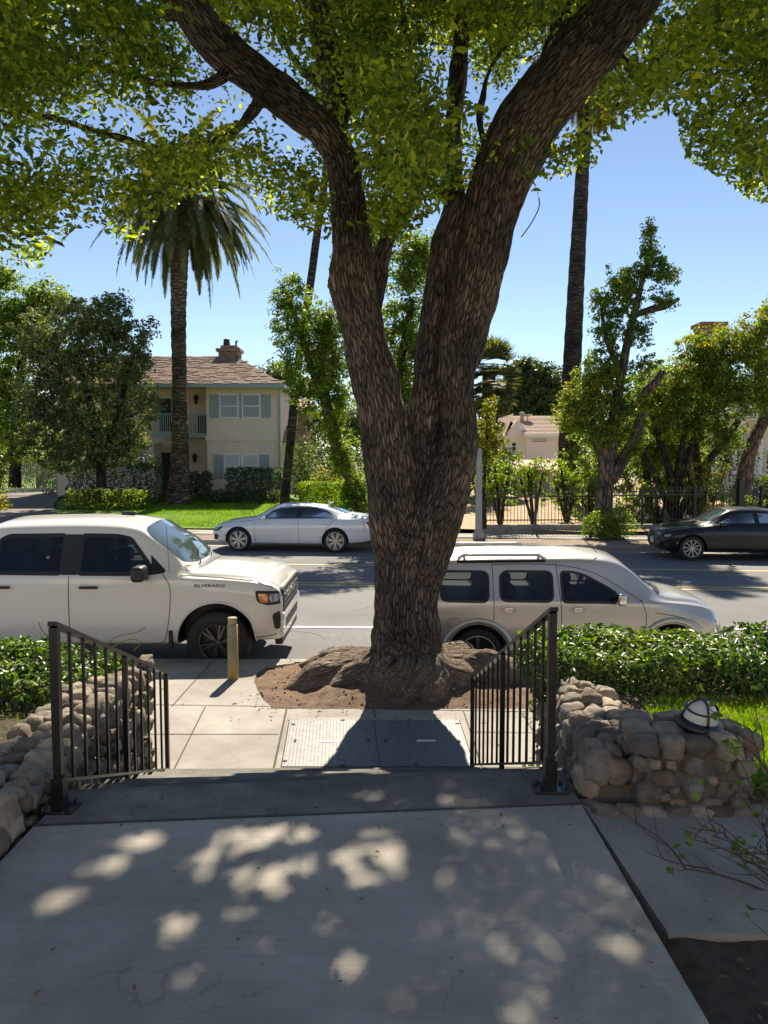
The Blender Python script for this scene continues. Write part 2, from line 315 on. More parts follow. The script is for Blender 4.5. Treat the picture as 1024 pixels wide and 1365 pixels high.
M['whitepaint'] = surf('white paint', (0.8,0.8,0.78), rough=0.5)
M['rooftile'] = surf('roof tiles', (0.2,0.13,0.095), (0.38,0.26,0.2), 3.5, 0.85, 0.5, 12)
M['rooftan'] = surf('tan roof tiles', (0.42,0.28,0.2), (0.58,0.42,0.32), 3.5, 0.85, 0.5, 12)
M['brick'] = surf('chimney brick', (0.22,0.08,0.055), (0.38,0.15,0.1), 9, 0.9, 0.5, 30)
M['houseglass'] = surf('house window', (0.02,0.03,0.03), rough=0.06, spec=0.8)
M['curtain'] = surf('pale blinds', (0.35,0.42,0.45), (0.5,0.56,0.58), 6, 0.3, stretch=(1,1,14))
M['darkdoor'] = surf('dark door', (0.02,0.016,0.014), (0.04,0.03,0.025), 6, 0.6)
M['lampglass'] = surf('frosted glass', (0.62,0.62,0.55), rough=0.35, coat=0.6)
M['pole'] = surf('concrete pole', (0.36,0.35,0.34), (0.48,0.46,0.45), 5, 0.8, 0.3, 60)
M['bollard'] = surf('weathered bollard', (0.26,0.215,0.14), (0.48,0.42,0.31), 9, 0.85, 0.5, 40, c3=(0.42,0.29,0.06), s3=5.0, stretch=(1,1,0.35))
M['gate'] = surf('grey gate metal', (0.4,0.39,0.37), rough=0.6)
# ---------------------------------------------------------------- leaves
def unit(a): return a / np.maximum(np.linalg.norm(a, axis=1, keepdims=True), 1e-6)
def leaf_arrays(P, nrm, size, aspect=0.42, flat=0.0, mode=2, tdir=None, fold=0.12):
    n = len(P); size = np.broadcast_to(np.asarray(size, dtype=float), (n,))[:, None]
    r = NR.normal(size=(n, 3)) if tdir is None else tdir + NR.normal(size=(n, 3)) * 0.5
    nn = unit(nrm); t = unit(r - nn * np.sum(r * nn, axis=1, keepdims=True)); s = np.cross(nn, t)
    w = size * aspect * 0.5
    if mode == 1:
        V = np.stack([P - t*size*0.5, P + s*w, P + t*size*0.5, P - s*w], axis=1).reshape(-1, 3)
        return V, np.arange(4*n).reshape(n, 4)
    up = nn * size * fold
    V = np.stack([P - t*size*0.5, P + t*size*0.5 - up*0.6, P - t*size*0.18 + s*w + up, P + t*size*0.2 + s*w*0.8 + up, P - t*size*0.18 - s*w + up, P + t*size*0.2 - s*w*0.8 + up], axis=1).reshape(-1, 3)
    b = np.arange(n)[:, None] * 6
    Fq = np.concatenate([b + np.array([0, 2, 3, 1]), b + np.array([0, 1, 5, 4])], axis=1).reshape(-1, 4)
    return V, Fq
def rand_dir(n, up=0.0):
    d = NR.normal(size=(n, 3)); d = unit(d)
    if up: d[:, 2] += up; d = unit(d)
    return d
def crown_pts(blobs, ncl, per, clr, shell=0.5, squash=0.75):
    """blobs: (center, (rx,ry,rz)[, weight]); returns leaf positions and outward normals gathered in clumps"""
    w = np.array([(b[1][0]*b[1][1]*b[1][2])**0.75 * (b[2] if len(b) > 2 else 1) for b in blobs]); w /= w.sum()
    idx = NR.choice(len(blobs), size=ncl, p=w)
    C0 = np.array([list(blobs[i][0]) for i in idx]); Rr = np.array([list(blobs[i][1]) for i in idx])
    d = rand_dir(ncl); q = NR.random((ncl, 1)) ** shell * (1 + 0.30 * NR.random((ncl, 1)) ** 5)
    C = C0 + d * Rr * q
    k = NR.poisson(per, size=ncl).clip(3)
    ci = np.repeat(np.arange(ncl), k); n = len(ci)
    cr = (clr * NR.uniform(0.6, 1.35, size=ncl))[ci][:, None]
    dd = rand_dir(n, 0.25)
    P = C[ci] + dd * cr * (NR.random((n, 1)) ** 0.45) * np.array([1, 1, squash])
    nr = unit(dd * 0.8 + NR.normal(size=(n, 3)) * 0.55 + np.array([0, 0, 0.45]))
    return P, nr
def foliage(name, P, nr, size, mat, parent=None, origin=None, mode=1, aspect=0.5):
    sz = size * NR.uniform(0.65, 1.3, size=len(P))
    V, Fq = leaf_arrays(P, nr, sz, aspect, mode=mode)
    return link(name, fast_mesh(name, V, Fq, mat, smooth=False), parent, origin)
# ================================================================ camera, sky, sun
cam = bpy.data.cameras.new('camera'); co = bpy.data.objects.new('camera', cam); col.objects.link(co); sc.camera = co
cam.sensor_fit = 'VERTICAL'; cam.sensor_height = 24.0; cam.lens = 24.0 * F / 1365.0; cam.clip_end = 5000; cam.clip_start = 0.05
co.location = (0, 0, H); co.rotation_euler = (math.pi/2 - PITCH, 0, 0)
SUN_EL, SUN_AZ = R(48), R(7)
w = bpy.data.worlds.new('World'); sc.world = w; w.use_nodes = True; nt = w.node_tree; nt.nodes.clear()
sky = nt.nodes.new('ShaderNodeTexSky'); sky.sky_type = 'NISHITA'; sky.sun_disc = False; sky.sun_elevation = SUN_EL; sky.sun_rotation = SUN_AZ
sky.altitude = 2500; sky.air_density = 1.0; sky.dust_density = 0.0; sky.ozone_density = 2.2
bg = nt.nodes.new('ShaderNodeBackground'); bg.inputs[1].default_value = 0.083; wo = nt.nodes.new('ShaderNodeOutputWorld')
nt.links.new(sky.outputs[0], bg.inputs[0]); nt.links.new(bg.outputs[0], wo.inputs[0])
S = Vector((math.cos(SUN_EL)*math.sin(SUN_AZ), math.cos(SUN_EL)*math.cos(SUN_AZ), math.sin(SUN_EL)))
sl = bpy.data.lights.new('sun', 'SUN'); sl.energy = 4.6; sl.angle = R(0.53); sl.color = (1.0, 0.94, 0.84)
so = bpy.data.objects.new('sun', sl); col.objects.link(so); so.rotation_euler = S.to_track_quat('Z', 'Y').to_euler(); so.location = (0, 20, 30)
sc.view_settings.view_transform = 'Standard'; sc.view_settings.look = 'None'; sc.view_settings.exposure = 1.06; sc.view_settings.gamma = 1.0
sc.view_settings.use_curve_mapping = False
try:
    sc.view_settings.use_white_balance = True; sc.view_settings.white_balance_temperature = 7300
except Exception: pass
sc.render.film_transparent = False
sc.cycles.max_bounces = 8; sc.cycles.diffuse_bounces = 4; sc.cycles.transmission_bounces = 4; sc.cycles.glossy_bounces = 3; sc.cycles.caustics_reflective = False; sc.cycles.caustics_refractive = False
def struct(mb, name, mats, origin=None):
    return tag(mb.build(name, mats, origin=origin), kind='structure')
# ================================================================ ground and street
ZS, ZW, ZP = 0.0, 0.15, 1.10             # street, sidewalk, upper path
def far_curb(x): return 23.45 - 0.13 * x if x < 8 else 22.41 - 0.05 * (x - 8)
def near_curb(x): return 9.92 - 0.012 * x
def yard_z(y, x=0.0):                     # terrain across the street
    return float(np.interp(y, [22, 27, 30, 38, 60, 200], [0.15, 0.17, 0.26, 0.6, 1.0, 1.6]))
g = MB(); 
g.face([(-900,-900,-0.35),(900,-900,-0.35),(900,1500,-0.35),(-900,1500,-0.35)]); struct(g, 'ground', M['ground'])
def sheet(name, x0, x1, nx, yf0, yf1, ny, zf, mat, nz=0.0, fs=1.0, extra=None):
    """grid sheet between two curves with optional noise"""
    V = []; 
    for j in range(ny+1):
        for i in range(nx+1):
            x = x0 + (x1-x0)*i/nx; a = yf0(x) if callable(yf0) else yf0; b = yf1(x) if callable(yf1) else yf1
            y = a + (b-a)*j/ny; z = zf(x, y) if callable(zf) else zf
            if nz: z += nz * (noise.noise(Vector((x*fs, y*fs, 3.1))) + 0.4*noise.noise(Vector((x*fs*3.3, y*fs*3.3, 7.7))))
            V.append((x, y, z))
    Fq = [(j*(nx+1)+i, j*(nx+1)+i+1, (j+1)*(nx+1)+i+1, (j+1)*(nx+1)+i) for j in range(ny) for i in range(nx)]
    me = fast_mesh(name, V, Fq, mat, smooth=True); o = link(name, me)
    return tag(o, kind='structure')
sheet('road', -70, 70, 60, lambda x: near_curb(x)-0.3, lambda x: far_curb(x)+0.3, 60, lambda x, y: -0.07*max(0.0, 1-(y-9.6)/4.0) , M['asphalt'])
def strip(name, x0, x1, yf, wd, z, mat, n=40, gap=None):
    mb = MB()
    for i in range(n):
        a = x0+(x1-x0)*i/n; b = x0+(x1-x0)*(i+1)/n
        mb.face([(a, yf(a)-wd/2, z), (b, yf(b)-wd/2, z), (b, yf(b)+wd/2, z), (a, yf(a)+wd/2, z)])
    return struct(mb, name, mat)
strip('road_line_white', -40, 40, lambda x: 12.5 - 0.02*x, 0.13, -0.012, M['white_line'])
strip('road_line_yellow', -40, 40, lambda x: 16.45 - 0.07*x, 0.12, 0.005, M['yellow_line'])
strip('road_line_yellow', -40, 40, lambda x: 16.75 - 0.07*x, 0.10, 0.005, M['yellow_line'])
strip('road_line_yellow', -40, 40, lambda x: 19.5 - 0.10*x, 0.13, 0.005, M['yellow_line'])
strip('gutter', -40, 40, lambda x: near_curb(x)+0.36, 0.5, -0.05, M['curb'])
strip('gutter', -40, 40, lambda x: far_curb(x)-0.25, 0.4, 0.006, M['curb'])
strip('road_seam', -40, 40, lambda x: near_curb(x)+0.625, 0.035, -0.042, M['road_joint'])
ck = MB(); rc = random.Random(8)
for (px_, py_, n_) in ((435,850,9),(428,800,7),(470,815,6),(900,790,8),(300,760,8),(700,765,9),(455,770,6)):
    p = gd(px_, py_, -.02); d = Vector((rc.uniform(-1,1), rc.uniform(.2,1), 0)).normalized()
    for i in range(n_):
        q = p+d*.22; nn = Vector((-d.y, d.x, 0))*.011; zz = lambda v: -0.07*max(0.0, 1-(v.y-9.6)/4.0)+.005
        ck.face([(p.x-nn.x,p.y-nn.y,zz(p)),(q.x-nn.x,q.y-nn.y,zz(q)),(q.x+nn.x,q.y+nn.y,zz(q)),(p.x+nn.x,p.y+nn.y,zz(p))]); p = q; d = (d+Vector((rc.uniform(-.7,.7), rc.uniform(-.4,.4), 0))).normalized()
struct(ck, 'road_crack', M['road_joint'])
# far side: curb, mulch verge, sidewalk, lawn, drive, dry yard
def curbrow(name, x0, x1, yf, w_, z1, sgn):
    mb = MB(); n = int((x1-x0)/2.4)
    for i in range(n):
        a = x0+(x1-x0)*i/n+0.006; b = x0+(x1-x0)*(i+1)/n-0.006; ya, yb = yf(a), yf(b); w2 = w_*sgn; c = 0.02*sgn
        mb.add([(a,ya,-0.1),(b,yb,-0.1),(b,yb+w2,-0.1),(a,ya+w2,-0.1),(a,ya,z1-0.02),(b,yb,z1-0.02),(b,yb+w2,z1),(a,ya+w2,z1),(a,ya+c,z1),(b,yb+c,z1)],
               [(0,1,5,4),(4,5,9,8),(8,9,6,7),(1,2,6,9,5),(2,3,7,6),(3,0,4,8,7)])
    return struct(mb, name, M['curb'])
curbrow('curb', -45, -13, far_curb, 0.17, 0.15, 1); curbrow('curb', -13, 45, far_curb, 0.17, 0.15, 1)
sheet('verge', -60, 60, 160, lambda x: far_curb(x)+0.165, lambda x: far_curb(x)+1.7, 8, 0.145, M['mulch'], 0.03, 2.2)
sheet('far_sidewalk', -60, 60, 40, lambda x: far_curb(x)+1.65, lambda x: far_curb(x)+3.0, 2, 0.17, M['walk'])
def lawn_front(x): return far_curb(x)+3.0
sheet('lawn', -60, 2.6, 120, lawn_front, 60, 40, lambda x, y: yard_z(y) + 0.05, M['lawn'], 0.05, 0.5)
sheet('dry_yard', 2.6, 60, 60, lawn_front, 60, 30, lambda x, y: yard_z(y) + 0.14, M['dryyard'], 0.05, 0.7)
sheet('far_terrain', -300, 300, 30, 60, 400, 10, lambda x, y: yard_z(y) + 0.02, M['ground'], 0.3, 0.1)
# driveway on the left leading to the gate
dv = MB()
dl = [(gd(-60, 700, 0.2).x, 26.8), (-17.5, 30), (-18.5, 34), (-19.5, 38), (-21, 45)]
dr = [(-10.5, 26.8), (-12.6, 30), (-14.6, 34), (-16.0, 38), (-17.5, 45)]
for i in range(4):
    a, b, c, d = dl[i], dr[i], dr[i+1], dl[i+1]
    for k in range(6):
        t0, t1 = k/6, (k+1)/6
        L_ = lambda p, q, t: (p[0]+(q[0]-p[0])*t, p[1]+(q[1]-p[1])*t)
        A, B, C_, D = L_(a, d, t0), L_(b, c, t0), L_(b, c, t1), L_(a, d, t1)
        dv.face([(p[0], p[1], yard_z(p[1]) + 0.13) for p in (A, B, C_, D)])
struct(dv, 'driveway', M['drive'])
# near side: sidewalk slabs with joints, tree well, curb
curbrow('curb', -40, 40, lambda x: near_curb(x), 0.16, 0.15, -1)
def walkline(a, b, w_=0.012, z=0.1545, mb=None):
    a = Vector(a); b = Vector(b); d = (b-a).normalized(); n = Vector((-d.y, d.x, 0))*w_/2
    mb.face([(a.x-n.x, a.y-n.y, z), (b.x-n.x, b.y-n.y, z), (b.x+n.x, b.y+n.y, z), (a.x+n.x, a.y+n.y, z)])
sw = MB()
y0, y1, y2 = 5.0, gd(500, 945, ZW).y, 9.78
sw.box(-40, 40, y0, y1, -0.2, ZW)                                   # strip by the stairs
left_edge = [gd(362, 942, ZW), gd(352, 934, ZW), gd(344, 922, ZW), gd(339, 908, ZW), gd(343, 897, ZW), gd(356, 888.5, ZW), gd(392, 884, ZW)]
sw.prism([(-40, y1), (left_edge[0].x, y1)] + [(p.x, min(p.y, y2)) for p in left_edge] + [(left_edge[-1].x, y2), (-40, y2)], -0.2, ZW)
sw.box(2.35, 40, y1, y2, -0.2, ZW)
struct(sw, 'sidewalk', M['walk'])
jt = MB()
def gl(p, q, w_=0.012): walkline(gd(*p, ZW), gd(*q, ZW), w_, mb=jt)
gl((0,936),(362,942)); gl((283,882),(229,942)); gl((274,942),(230,1030)); gl((225,979),(372,979)); gl((225,1028),(620,1034),0.014); gl((382.6,943.4),(363,1034),0.02)
gl((60,979),(232,979)); gl((498,946),(500,957)); gl((506.5,1024),(508,1034)); gl((618,948),(645,1030)); gl((632,976),(760,978)); gl((200,900),(120,942)); gl((696,951),(745,1030)); gl((362,942.5),(760,950),0.014)
gl((150,942),(80,1000))
struct(jt, 'sidewalk_joint', M['joint'])
# bare earth round the tree
def mound(x, y):
    d = math.hypot(x-0.28, (y-8.85)*1.1); return 0.125 + 0.27*math.exp(-(d/0.95)**2)*min(1.0, max(0.0, (y-y1)/.35))
V = []
tw = sheet('tree_well_soil', -1.75, 2.4, 90, lambda x: y1-0.0, 9.77, 50, lambda x, y: mound(x, y), M['soil'], 0.035, 4.0)
# upper path, landing, stairs
pw = MB()
pw.face([(-1.61, -12, ZP), (1.075, -12, ZP), (0.965, 3.665, ZP), (-1.61, 3.44, ZP)])
pw.add([(-1.61,-12,ZP),(-1.61,3.44,ZP),(-1.61,3.44,0.8),(-1.61,-12,0.8),(1.075,-12,ZP),(0.965,3.665,ZP),(0.965,3.665,0.8),(1.075,-12,0.8)], [(0,1,2,3),(4,7,6,5)])
struct(pw, 'path', M['concrete'])
stx = [(-1.61, 3.46), (0.962, 3.685)]
def edge_y(k, x):                                                    # leading edge of step k, turned slightly
    a = 3.84 + 0.43*k; b = 4.08 + 0.39*k; return a + (b-a)*(x+1.55)/2.5
st = MB()
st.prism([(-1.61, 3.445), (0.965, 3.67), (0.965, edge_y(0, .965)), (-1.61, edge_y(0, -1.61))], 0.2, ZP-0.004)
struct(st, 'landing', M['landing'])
jj = MB(); jj.face([(-1.62, 3.43, ZP+0.002), (0.965, 3.655, ZP+0.002), (0.965, 3.675, ZP+0.002), (-1.62, 3.452, ZP+0.002)]); struct(jj, 'path_joint', M['joint'])
stp = MB()
for k in range(1, 6):
    xa, xb = -1.80, 1.22
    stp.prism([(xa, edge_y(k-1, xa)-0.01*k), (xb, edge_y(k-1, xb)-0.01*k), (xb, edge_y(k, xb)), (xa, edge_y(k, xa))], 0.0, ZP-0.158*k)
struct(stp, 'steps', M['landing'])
# side slab to the right, soil beds, upper lawns
sb = MB(); sp = [(1.0, 2.62), (2.6, 2.52), (2.9, 3.66), (0.985, 3.66)]
sb.prism([(1.03, 2.68), (1.5, 2.665), (3.2, 2.56), (3.2, 3.75), (0.985, 3.70)], 0.7, ZP-0.025)
struct(sb, 'side_path', M['concrete'])
def rightyard(x, y): return 1.04
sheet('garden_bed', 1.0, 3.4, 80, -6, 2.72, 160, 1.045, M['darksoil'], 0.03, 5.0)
sheet('garden_soil', 1.2, 14, 150, 3.62, 6.05, 50, lambda x, y: 1.06 + 0.05*min(1, max(0, (y-4))), M['soil'], 0.03, 3.5)
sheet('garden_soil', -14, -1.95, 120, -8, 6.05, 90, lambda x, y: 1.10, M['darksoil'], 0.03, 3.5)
gb = MB(); gb.box(3.35, 14, -6, 3.64, 0.7, 1.03); gb.box(-1.96, -1.6, -10, 3.4, 0.6, 1.0); struct(gb, 'garden_ground', M['soil'])
sheet('upper_lawn', 1.95, 12, 60, 3.78, 5.28, 14, 1.092, M['lawn'], 0.012, 4.0)
# ================================================================ stone walls
def stone(mb, c, sx, sy, sz, seed, tilt=0.25):
    bm = bmesh.new(); bmesh.ops.create_icosphere(bm, subdivisions=3, radius=1.0)
    r = random.Random(seed); off = Vector((r.uniform(-50,50), r.uniform(-50,50), 0))
    rot = Matrix.Rotation(r.uniform(-tilt, tilt), 3, 'X') @ Matrix.Rotation(r.uniform(-tilt, tilt), 3, 'Y') @ Matrix.Rotation(r.uniform(-0.5, 0.5), 3, 'Z')
    for v in bm.verts:
        p = v.co.normalized(); q = Vector([math.copysign(abs(k)**0.62, k) for k in p])
        q *= 1 + 0.30*noise.noise(p*1.3+off) + 0.13*noise.noise(p*3.1+off) + 0.04*noise.noise(p*8+off)
        v.co = rot @ Vector((q.x*sx, q.y*sy, q.z*sz)) + Vector(c)
    for f in bm.faces: f.smooth = True
    mb.cs = True; mb.bm(bm); mb.cs = False
def stone_face(mb, a, b, z0f, z1f, nrm, size=0.11, seed=0, depth=0.055):
    """packs river stones on the vertical face from a to b (xy), z0f/z1f functions of t"""
    a = Vector(a); b = Vector(b); Ln = (b-a).length; r = random.Random(seed); n = Vector(nrm); d = (b-a).normalized()
    placed = []; tries = 0
    while tries < 4500:
        tries += 1; t = r.random(); z0, z1 = z0f(t), z1f(t); z = r.uniform(z0, z1); s = size * r.uniform(0.6, 1.1) * (0.62 if tries > 1200 else 1)
        w_, h_ = s*r.uniform(0.75, 1.1), s*r.uniform(0.6, 1.0)
        if any(((t*Ln-p[0])/(w_+p[2]))**2 + ((z-p[1])/(h_+p[3]))**2 < 0.97 for p in placed): continue
        placed.append((t*Ln, z, w_, h_)); p = a + d*(t*Ln)
        u = Matrix((tuple(d)+(0,), tuple(n)+(0,), (0,0,1))) if False else None
        stone(mb, (p.x+n.x*-0.02, p.y+n.y*-0.02, z), (w_*.88 if abs(d.x) > 0.5 else depth), (depth if abs(d.x) > 0.5 else w_*.88), h_*.88, r.randint(0, 9999), 0.2)
def stone_cap(mb, a, b, zf, wid, side, seed, size=0.15):
    a = Vector(a); b = Vector(b); Ln = (b-a).length; d = (b-a).normalized(); r = random.Random(seed); nn = Vector(side)
    for row in range(3):
        s = 0.0
        while s < Ln:
            w_ = size*r.uniform(0.55, 1.15); p = a + d*(s+w_*0.6) + nn*(wid*(0.17 + 0.33*row) + r.uniform(-.02, .02)); z = zf((s+w_*.6)/Ln)
            stone(mb, (p.x, p.y, z-0.035+r.uniform(-.015, .02)), wid*0.19*r.uniform(.85, 1.15), w_*0.60, 0.075*r.uniform(.8, 1.3), r.randint(0, 9999), 0.14); s += w_*1.28
# right wall beside the stairs
rw = thing('stone_wall', 'right river stone retaining wall running beside the stairs down to the sidewalk hedge', 'stone wall', (1.3, 4.8, 0.1), group='river stone walls')
A, B = (1.0, 3.72, 0), (1.30, 6.0, 0)
core = MB(); core.prism([(A[0]+.035, A[1]+.03), (A[0]+.30, A[1]+.03), (B[0]+.36, B[1]-.04), (B[0]+.035, B[1]-.04)], 0.1, 1.16)
core.prism([(1.3, 6.0), (9, 6.0), (9, 6.18), (1.3, 6.18)], 0.1, 1.05)
core.build('mortar_core', M['mortar'], rw)
sm = MB()
stone_face(sm, A, B, lambda t: max(0.2, 1.05-0.95*t), lambda t: 1.20, (-1, 0, 0), 0.10, 3)
stone_face(sm, (1.3, 6.18, 0), (9, 6.18, 0), lambda t: 0.2, lambda t: 1.0, (0, 1, 0), 0.14, 4)
stone_cap(sm, A, (1.19, 5.15, 0), lambda t: 1.26-0.03*t, 0.33, (1, 0, 0), 5, 0.11)
sm.build('stones', M['stone'], rw)
lw = thing('stone_wall', 'left river stone retaining wall beside the stairs, below the left hedge', 'stone wall', (-1.9, 4.6, 0.1), group='river stone walls')
A2, B2 = (-1.66, 3.25, 0), (-1.86, 6.0, 0)
core = MB(); core.prism([(A2[0]-.40, A2[1]), (A2[0]-.035, A2[1]), (B2[0]-.035, B2[1]-.04), (B2[0]-.40, B2[1]-.04)], 0.1, 1.15)
core.prism([(-9, 5.9), (-1.9, 5.9), (-1.9, 6.06), (-9, 6.06)], 0.1, 1.05); core.build('mortar_core', M['mortar'], lw)
sm = MB(); stone_face(sm, A2, B2, lambda t: max(0.2, 1.08-0.9*t), lambda t: 1.19, (1, 0, 0), 0.105, 13)
stone_cap(sm, A2, (-1.79, 5.15, 0), lambda t: 1.225, 0.36, (-1, 0, 0), 15, 0.125)
for q in range(9): stone(sm, (-1.72-0.05*q*rnd.random(), 3.2-0.07*q, 1.1), 0.09, 0.08, 0.09, 60+q)
sm.build('stones', M['stone'], lw)
# pier with lantern
pr = thing('stone_pillar', 'low stone pillar with flat cap stones beside the side path', 'stone pillar', (1.5, 3.85, 1.05))
mb = MB(); mb.box(1.28, 1.75, 3.66, 4.12, 1.0, 1.36); mb.build('mortar_core', M['mortar'], pr)
sm = MB()
stone_face(sm, (1.28, 3.66, 0), (1.77, 3.66, 0), lambda t: 1.06, lambda t: 1.31, (0, -1, 0), 0.08, 21, 0.06)
stone_face(sm, (1.27, 3.66, 0), (1.27, 4.1, 0), lambda t: 1.06, lambda t: 1.31, (-1, 0, 0), 0.075, 22, 0.06)
stone_face(sm, (1.77, 3.66, 0), (1.77, 4.1, 0), lambda t: 1.06, lambda t: 1.31, (1, 0, 0), 0.085, 23, 0.05)
for (x, y, a, b, c, s_) in [(1.28,3.70,.075,.09,.055,1),(1.40,3.68,.07,.09,.065,2),(1.53,3.70,.075,.10,.055,9),(1.66,3.70,.07,.10,.07,3),(1.79,3.74,.075,.10,.065,10),(1.30,3.86,.085,.09,.055,4),(1.45,3.86,.09,.08,.05,5),(1.60,3.88,.08,.09,.05,11),(1.76,3.90,.09,.09,.055,6),(1.34,4.02,.10,.09,.055,7),(1.54,4.04,.11,.08,.05,12),(1.72,4.05,.09,.08,.05,8)]:
    stone(sm, (x, y, 1.385), a*.9, b, c*.85, 300+s_, 0.08)
for q in range(7): stone(sm, (1.08+0.11*q, 3.63, 1.075), 0.075, 0.05, 0.035, 330+q, 0.1)
sm.build('stones', M['stone'], pr)
lp = at(929, 955, 3.86); lt = thing('bulkhead_lamp', 'round caged bulkhead lamp with frosted glass lying on the stone pillar', 'lamp', (lp.x, 3.84, 1.425))
Rl = Matrix.Rotation(R(10), 3, 'X') @ Matrix.Rotation(R(6), 3, 'Y')
def tilt(mb): mb.v = [tuple(Rl @ Vector(p)) for p in mb.v]; return mb
mb = MB(); mb.lathe([(0.0,0.0),(0.108,0.0),(0.118,0.012),(0.118,0.03),(0.1,0.045),(0.09,0.05),(0.0,0.05)], n=32); tilt(mb).build('base', M['black_metal'], lt, world=False)
mb = MB(); mb.lathe([(0.088*math.cos(a), 0.045+0.10*math.sin(a)) for a in [i*math.pi/16 for i in range(9)]], n=32); tilt(mb).build('glass_dome', M['lampglass'], lt, world=False)
mb = MB()
for a0 in (0, math.pi/2):
    mb.tube([(0.096*math.cos(t)*math.cos(a0), 0.096*math.cos(t)*math.sin(a0), 0.045+0.108*math.sin(t)) for t in [i*math.pi/14 for i in range(15)]], 0.0055, 8)
mb.tube([(0.08*math.cos(t), 0.08*math.sin(t), 0.045+0.052) for t in [i*math.pi/12 for i in range(25)]], 0.0055, 8); tilt(mb).build('cage', M['black_metal'], lt, world=False)
mb = MB(); mb.rbox((0.0,-0.115,0.018),(0.05,0.05,0.03),0.006); tilt(mb).build('junction_lug', M['black_metal'], lt, world=False)
# ================================================================ handrails
def handrail(label, tops, bases, npk, grp):
    """tops/bases: near, mid, far post positions"""
    t = thing('handrail', label, 'handrail', tuple(bases[0]), group=grp)
    d = (tops[2]-tops[0]).normalized()
    for k, (a, b) in enumerate(zip(tops, bases)):
        w_ = 0.039 if k == 0 else 0.031
        mb = MB(); mb.bar((a.x, a.y, b.z), (a.x, a.y, a.z), w_); p = mb.build('post', M['black_metal'], t)
        if k == 0:
            pl = MB(); pl.rbox((a.x, a.y, b.z+0.006), (0.17, 0.13, 0.012), 0.003); pl.box(a.x-.03, a.x+.03, a.y-.03, a.y+.03, b.z+.012, b.z+.16)
            for sx in (-.065, .065):
                for sy in (-.045, .045): pl.lathe([(0,0.026),(0.011,0.026),(0.012,0.012)], (a.x+sx, a.y+sy, b.z), 10)
            pl.build('base_plate', M['black_metal'], t)
    mb = MB(); e = Vector((0, 0, 0.012)); mb.bar(tops[0]+e-d*0.03, tops[2]+e+d*0.02, 0.042, 0.022)
    mb.build('top_rail', M['black_metal'], t)
    h = 0.12
    lo = [Vector((a.x, a.y, a.z)) for a in tops]; dz0 = tops[0].z-(bases[0].z+0.14); dz2 = tops[2].z-(bases[2].z+0.095)
    b0 = tops[0]-Vector((0,0,dz0)); b2 = tops[2]-Vector((0,0,dz2))
    mb = MB(); mb.bar(b0, b2, 0.03, 0.016); mb.build('bottom_rail', M['black_metal'], t)
    for i in range(1, npk):
        u = i/npk
        if abs(u-0.5) < 0.3/npk*1.2: continue
        mb = MB(); mb.bar(b0.lerp(b2, u), tops[0].lerp(tops[2], u), 0.0145); mb.build('baluster', M['black_metal'], t)
def post3(n_base, zn, n_top, f_base, zf, f_top):
    nb = gd(*n_base, zn); fb = gd(*f_base, zf); nt_ = at(n_top[0], n_top[1], nb.y); ft = at(f_top[0], f_top[1], fb.y)
    ntp = Vector((nb.x, nb.y, nt_.z)); ftp = Vector((fb.x, fb.y, ft.z)); mid = ntp.lerp(ftp, 0.5); yb = mid.y
    k = 0
    for q in range(0, 6):
        if yb > edge_y(q, mid.x): k = q+1
    zb = ZP-0.158*k if k else ZP
    return [ntp, mid, ftp], [nb, Vector((mid.x, mid.y, max(zb, ZW))), fb]
tp, bs = post3((80, 1078), ZP-.004, (74, 836), (224, 1040), ZW, (222, 899)); handrail('black iron stair handrail on the left, by the left stone wall', tp, bs, 12, 'iron stair handrails')
tp, bs = post3((733, 1052), ZP-.004, (736, 817), (629, 1034), ZW, (630, 906)); handrail('black iron stair handrail on the right, by the right stone wall', tp, bs, 14, 'iron stair handrails')
# ================================================================ utility vault in the sidewalk
vq = [gd(386.6, 961.6, ZW), gd(611.5, 960.7, ZW), gd(632, 1023, ZW), gd(376, 1023, ZW)]
vt = thing('vault_cover', 'metal tread plate utility vault cover of two lids set in the sidewalk', 'vault cover', (0, 6.8, ZW))
fo = [gd(380.5, 957, ZW), gd(618, 956, ZW), gd(641, 1026.5, ZW), gd(366, 1027.5, ZW)]
mb = MB(); mb.prism([(p.x, p.y) for p in fo][::-1], ZW-0.02, ZW+0.0035); mb.build('frame', M['curb'], vt)
mb = MB(); mb.prism([(p.x+0.0, p.y) for p in [vq[0]+Vector((-.012,.012,0)), vq[1]+Vector((.012,.012,0)), vq[2]+Vector((.012,-.012,0)), vq[3]+Vector((-.012,-.012,0))]][::-1], ZW-0.01, ZW+0.005); mb.build('rim', M['joint'], vt)
mt, mbm = vq[0].lerp(vq[1], 0.499), vq[3].lerp(vq[2], 0.508)
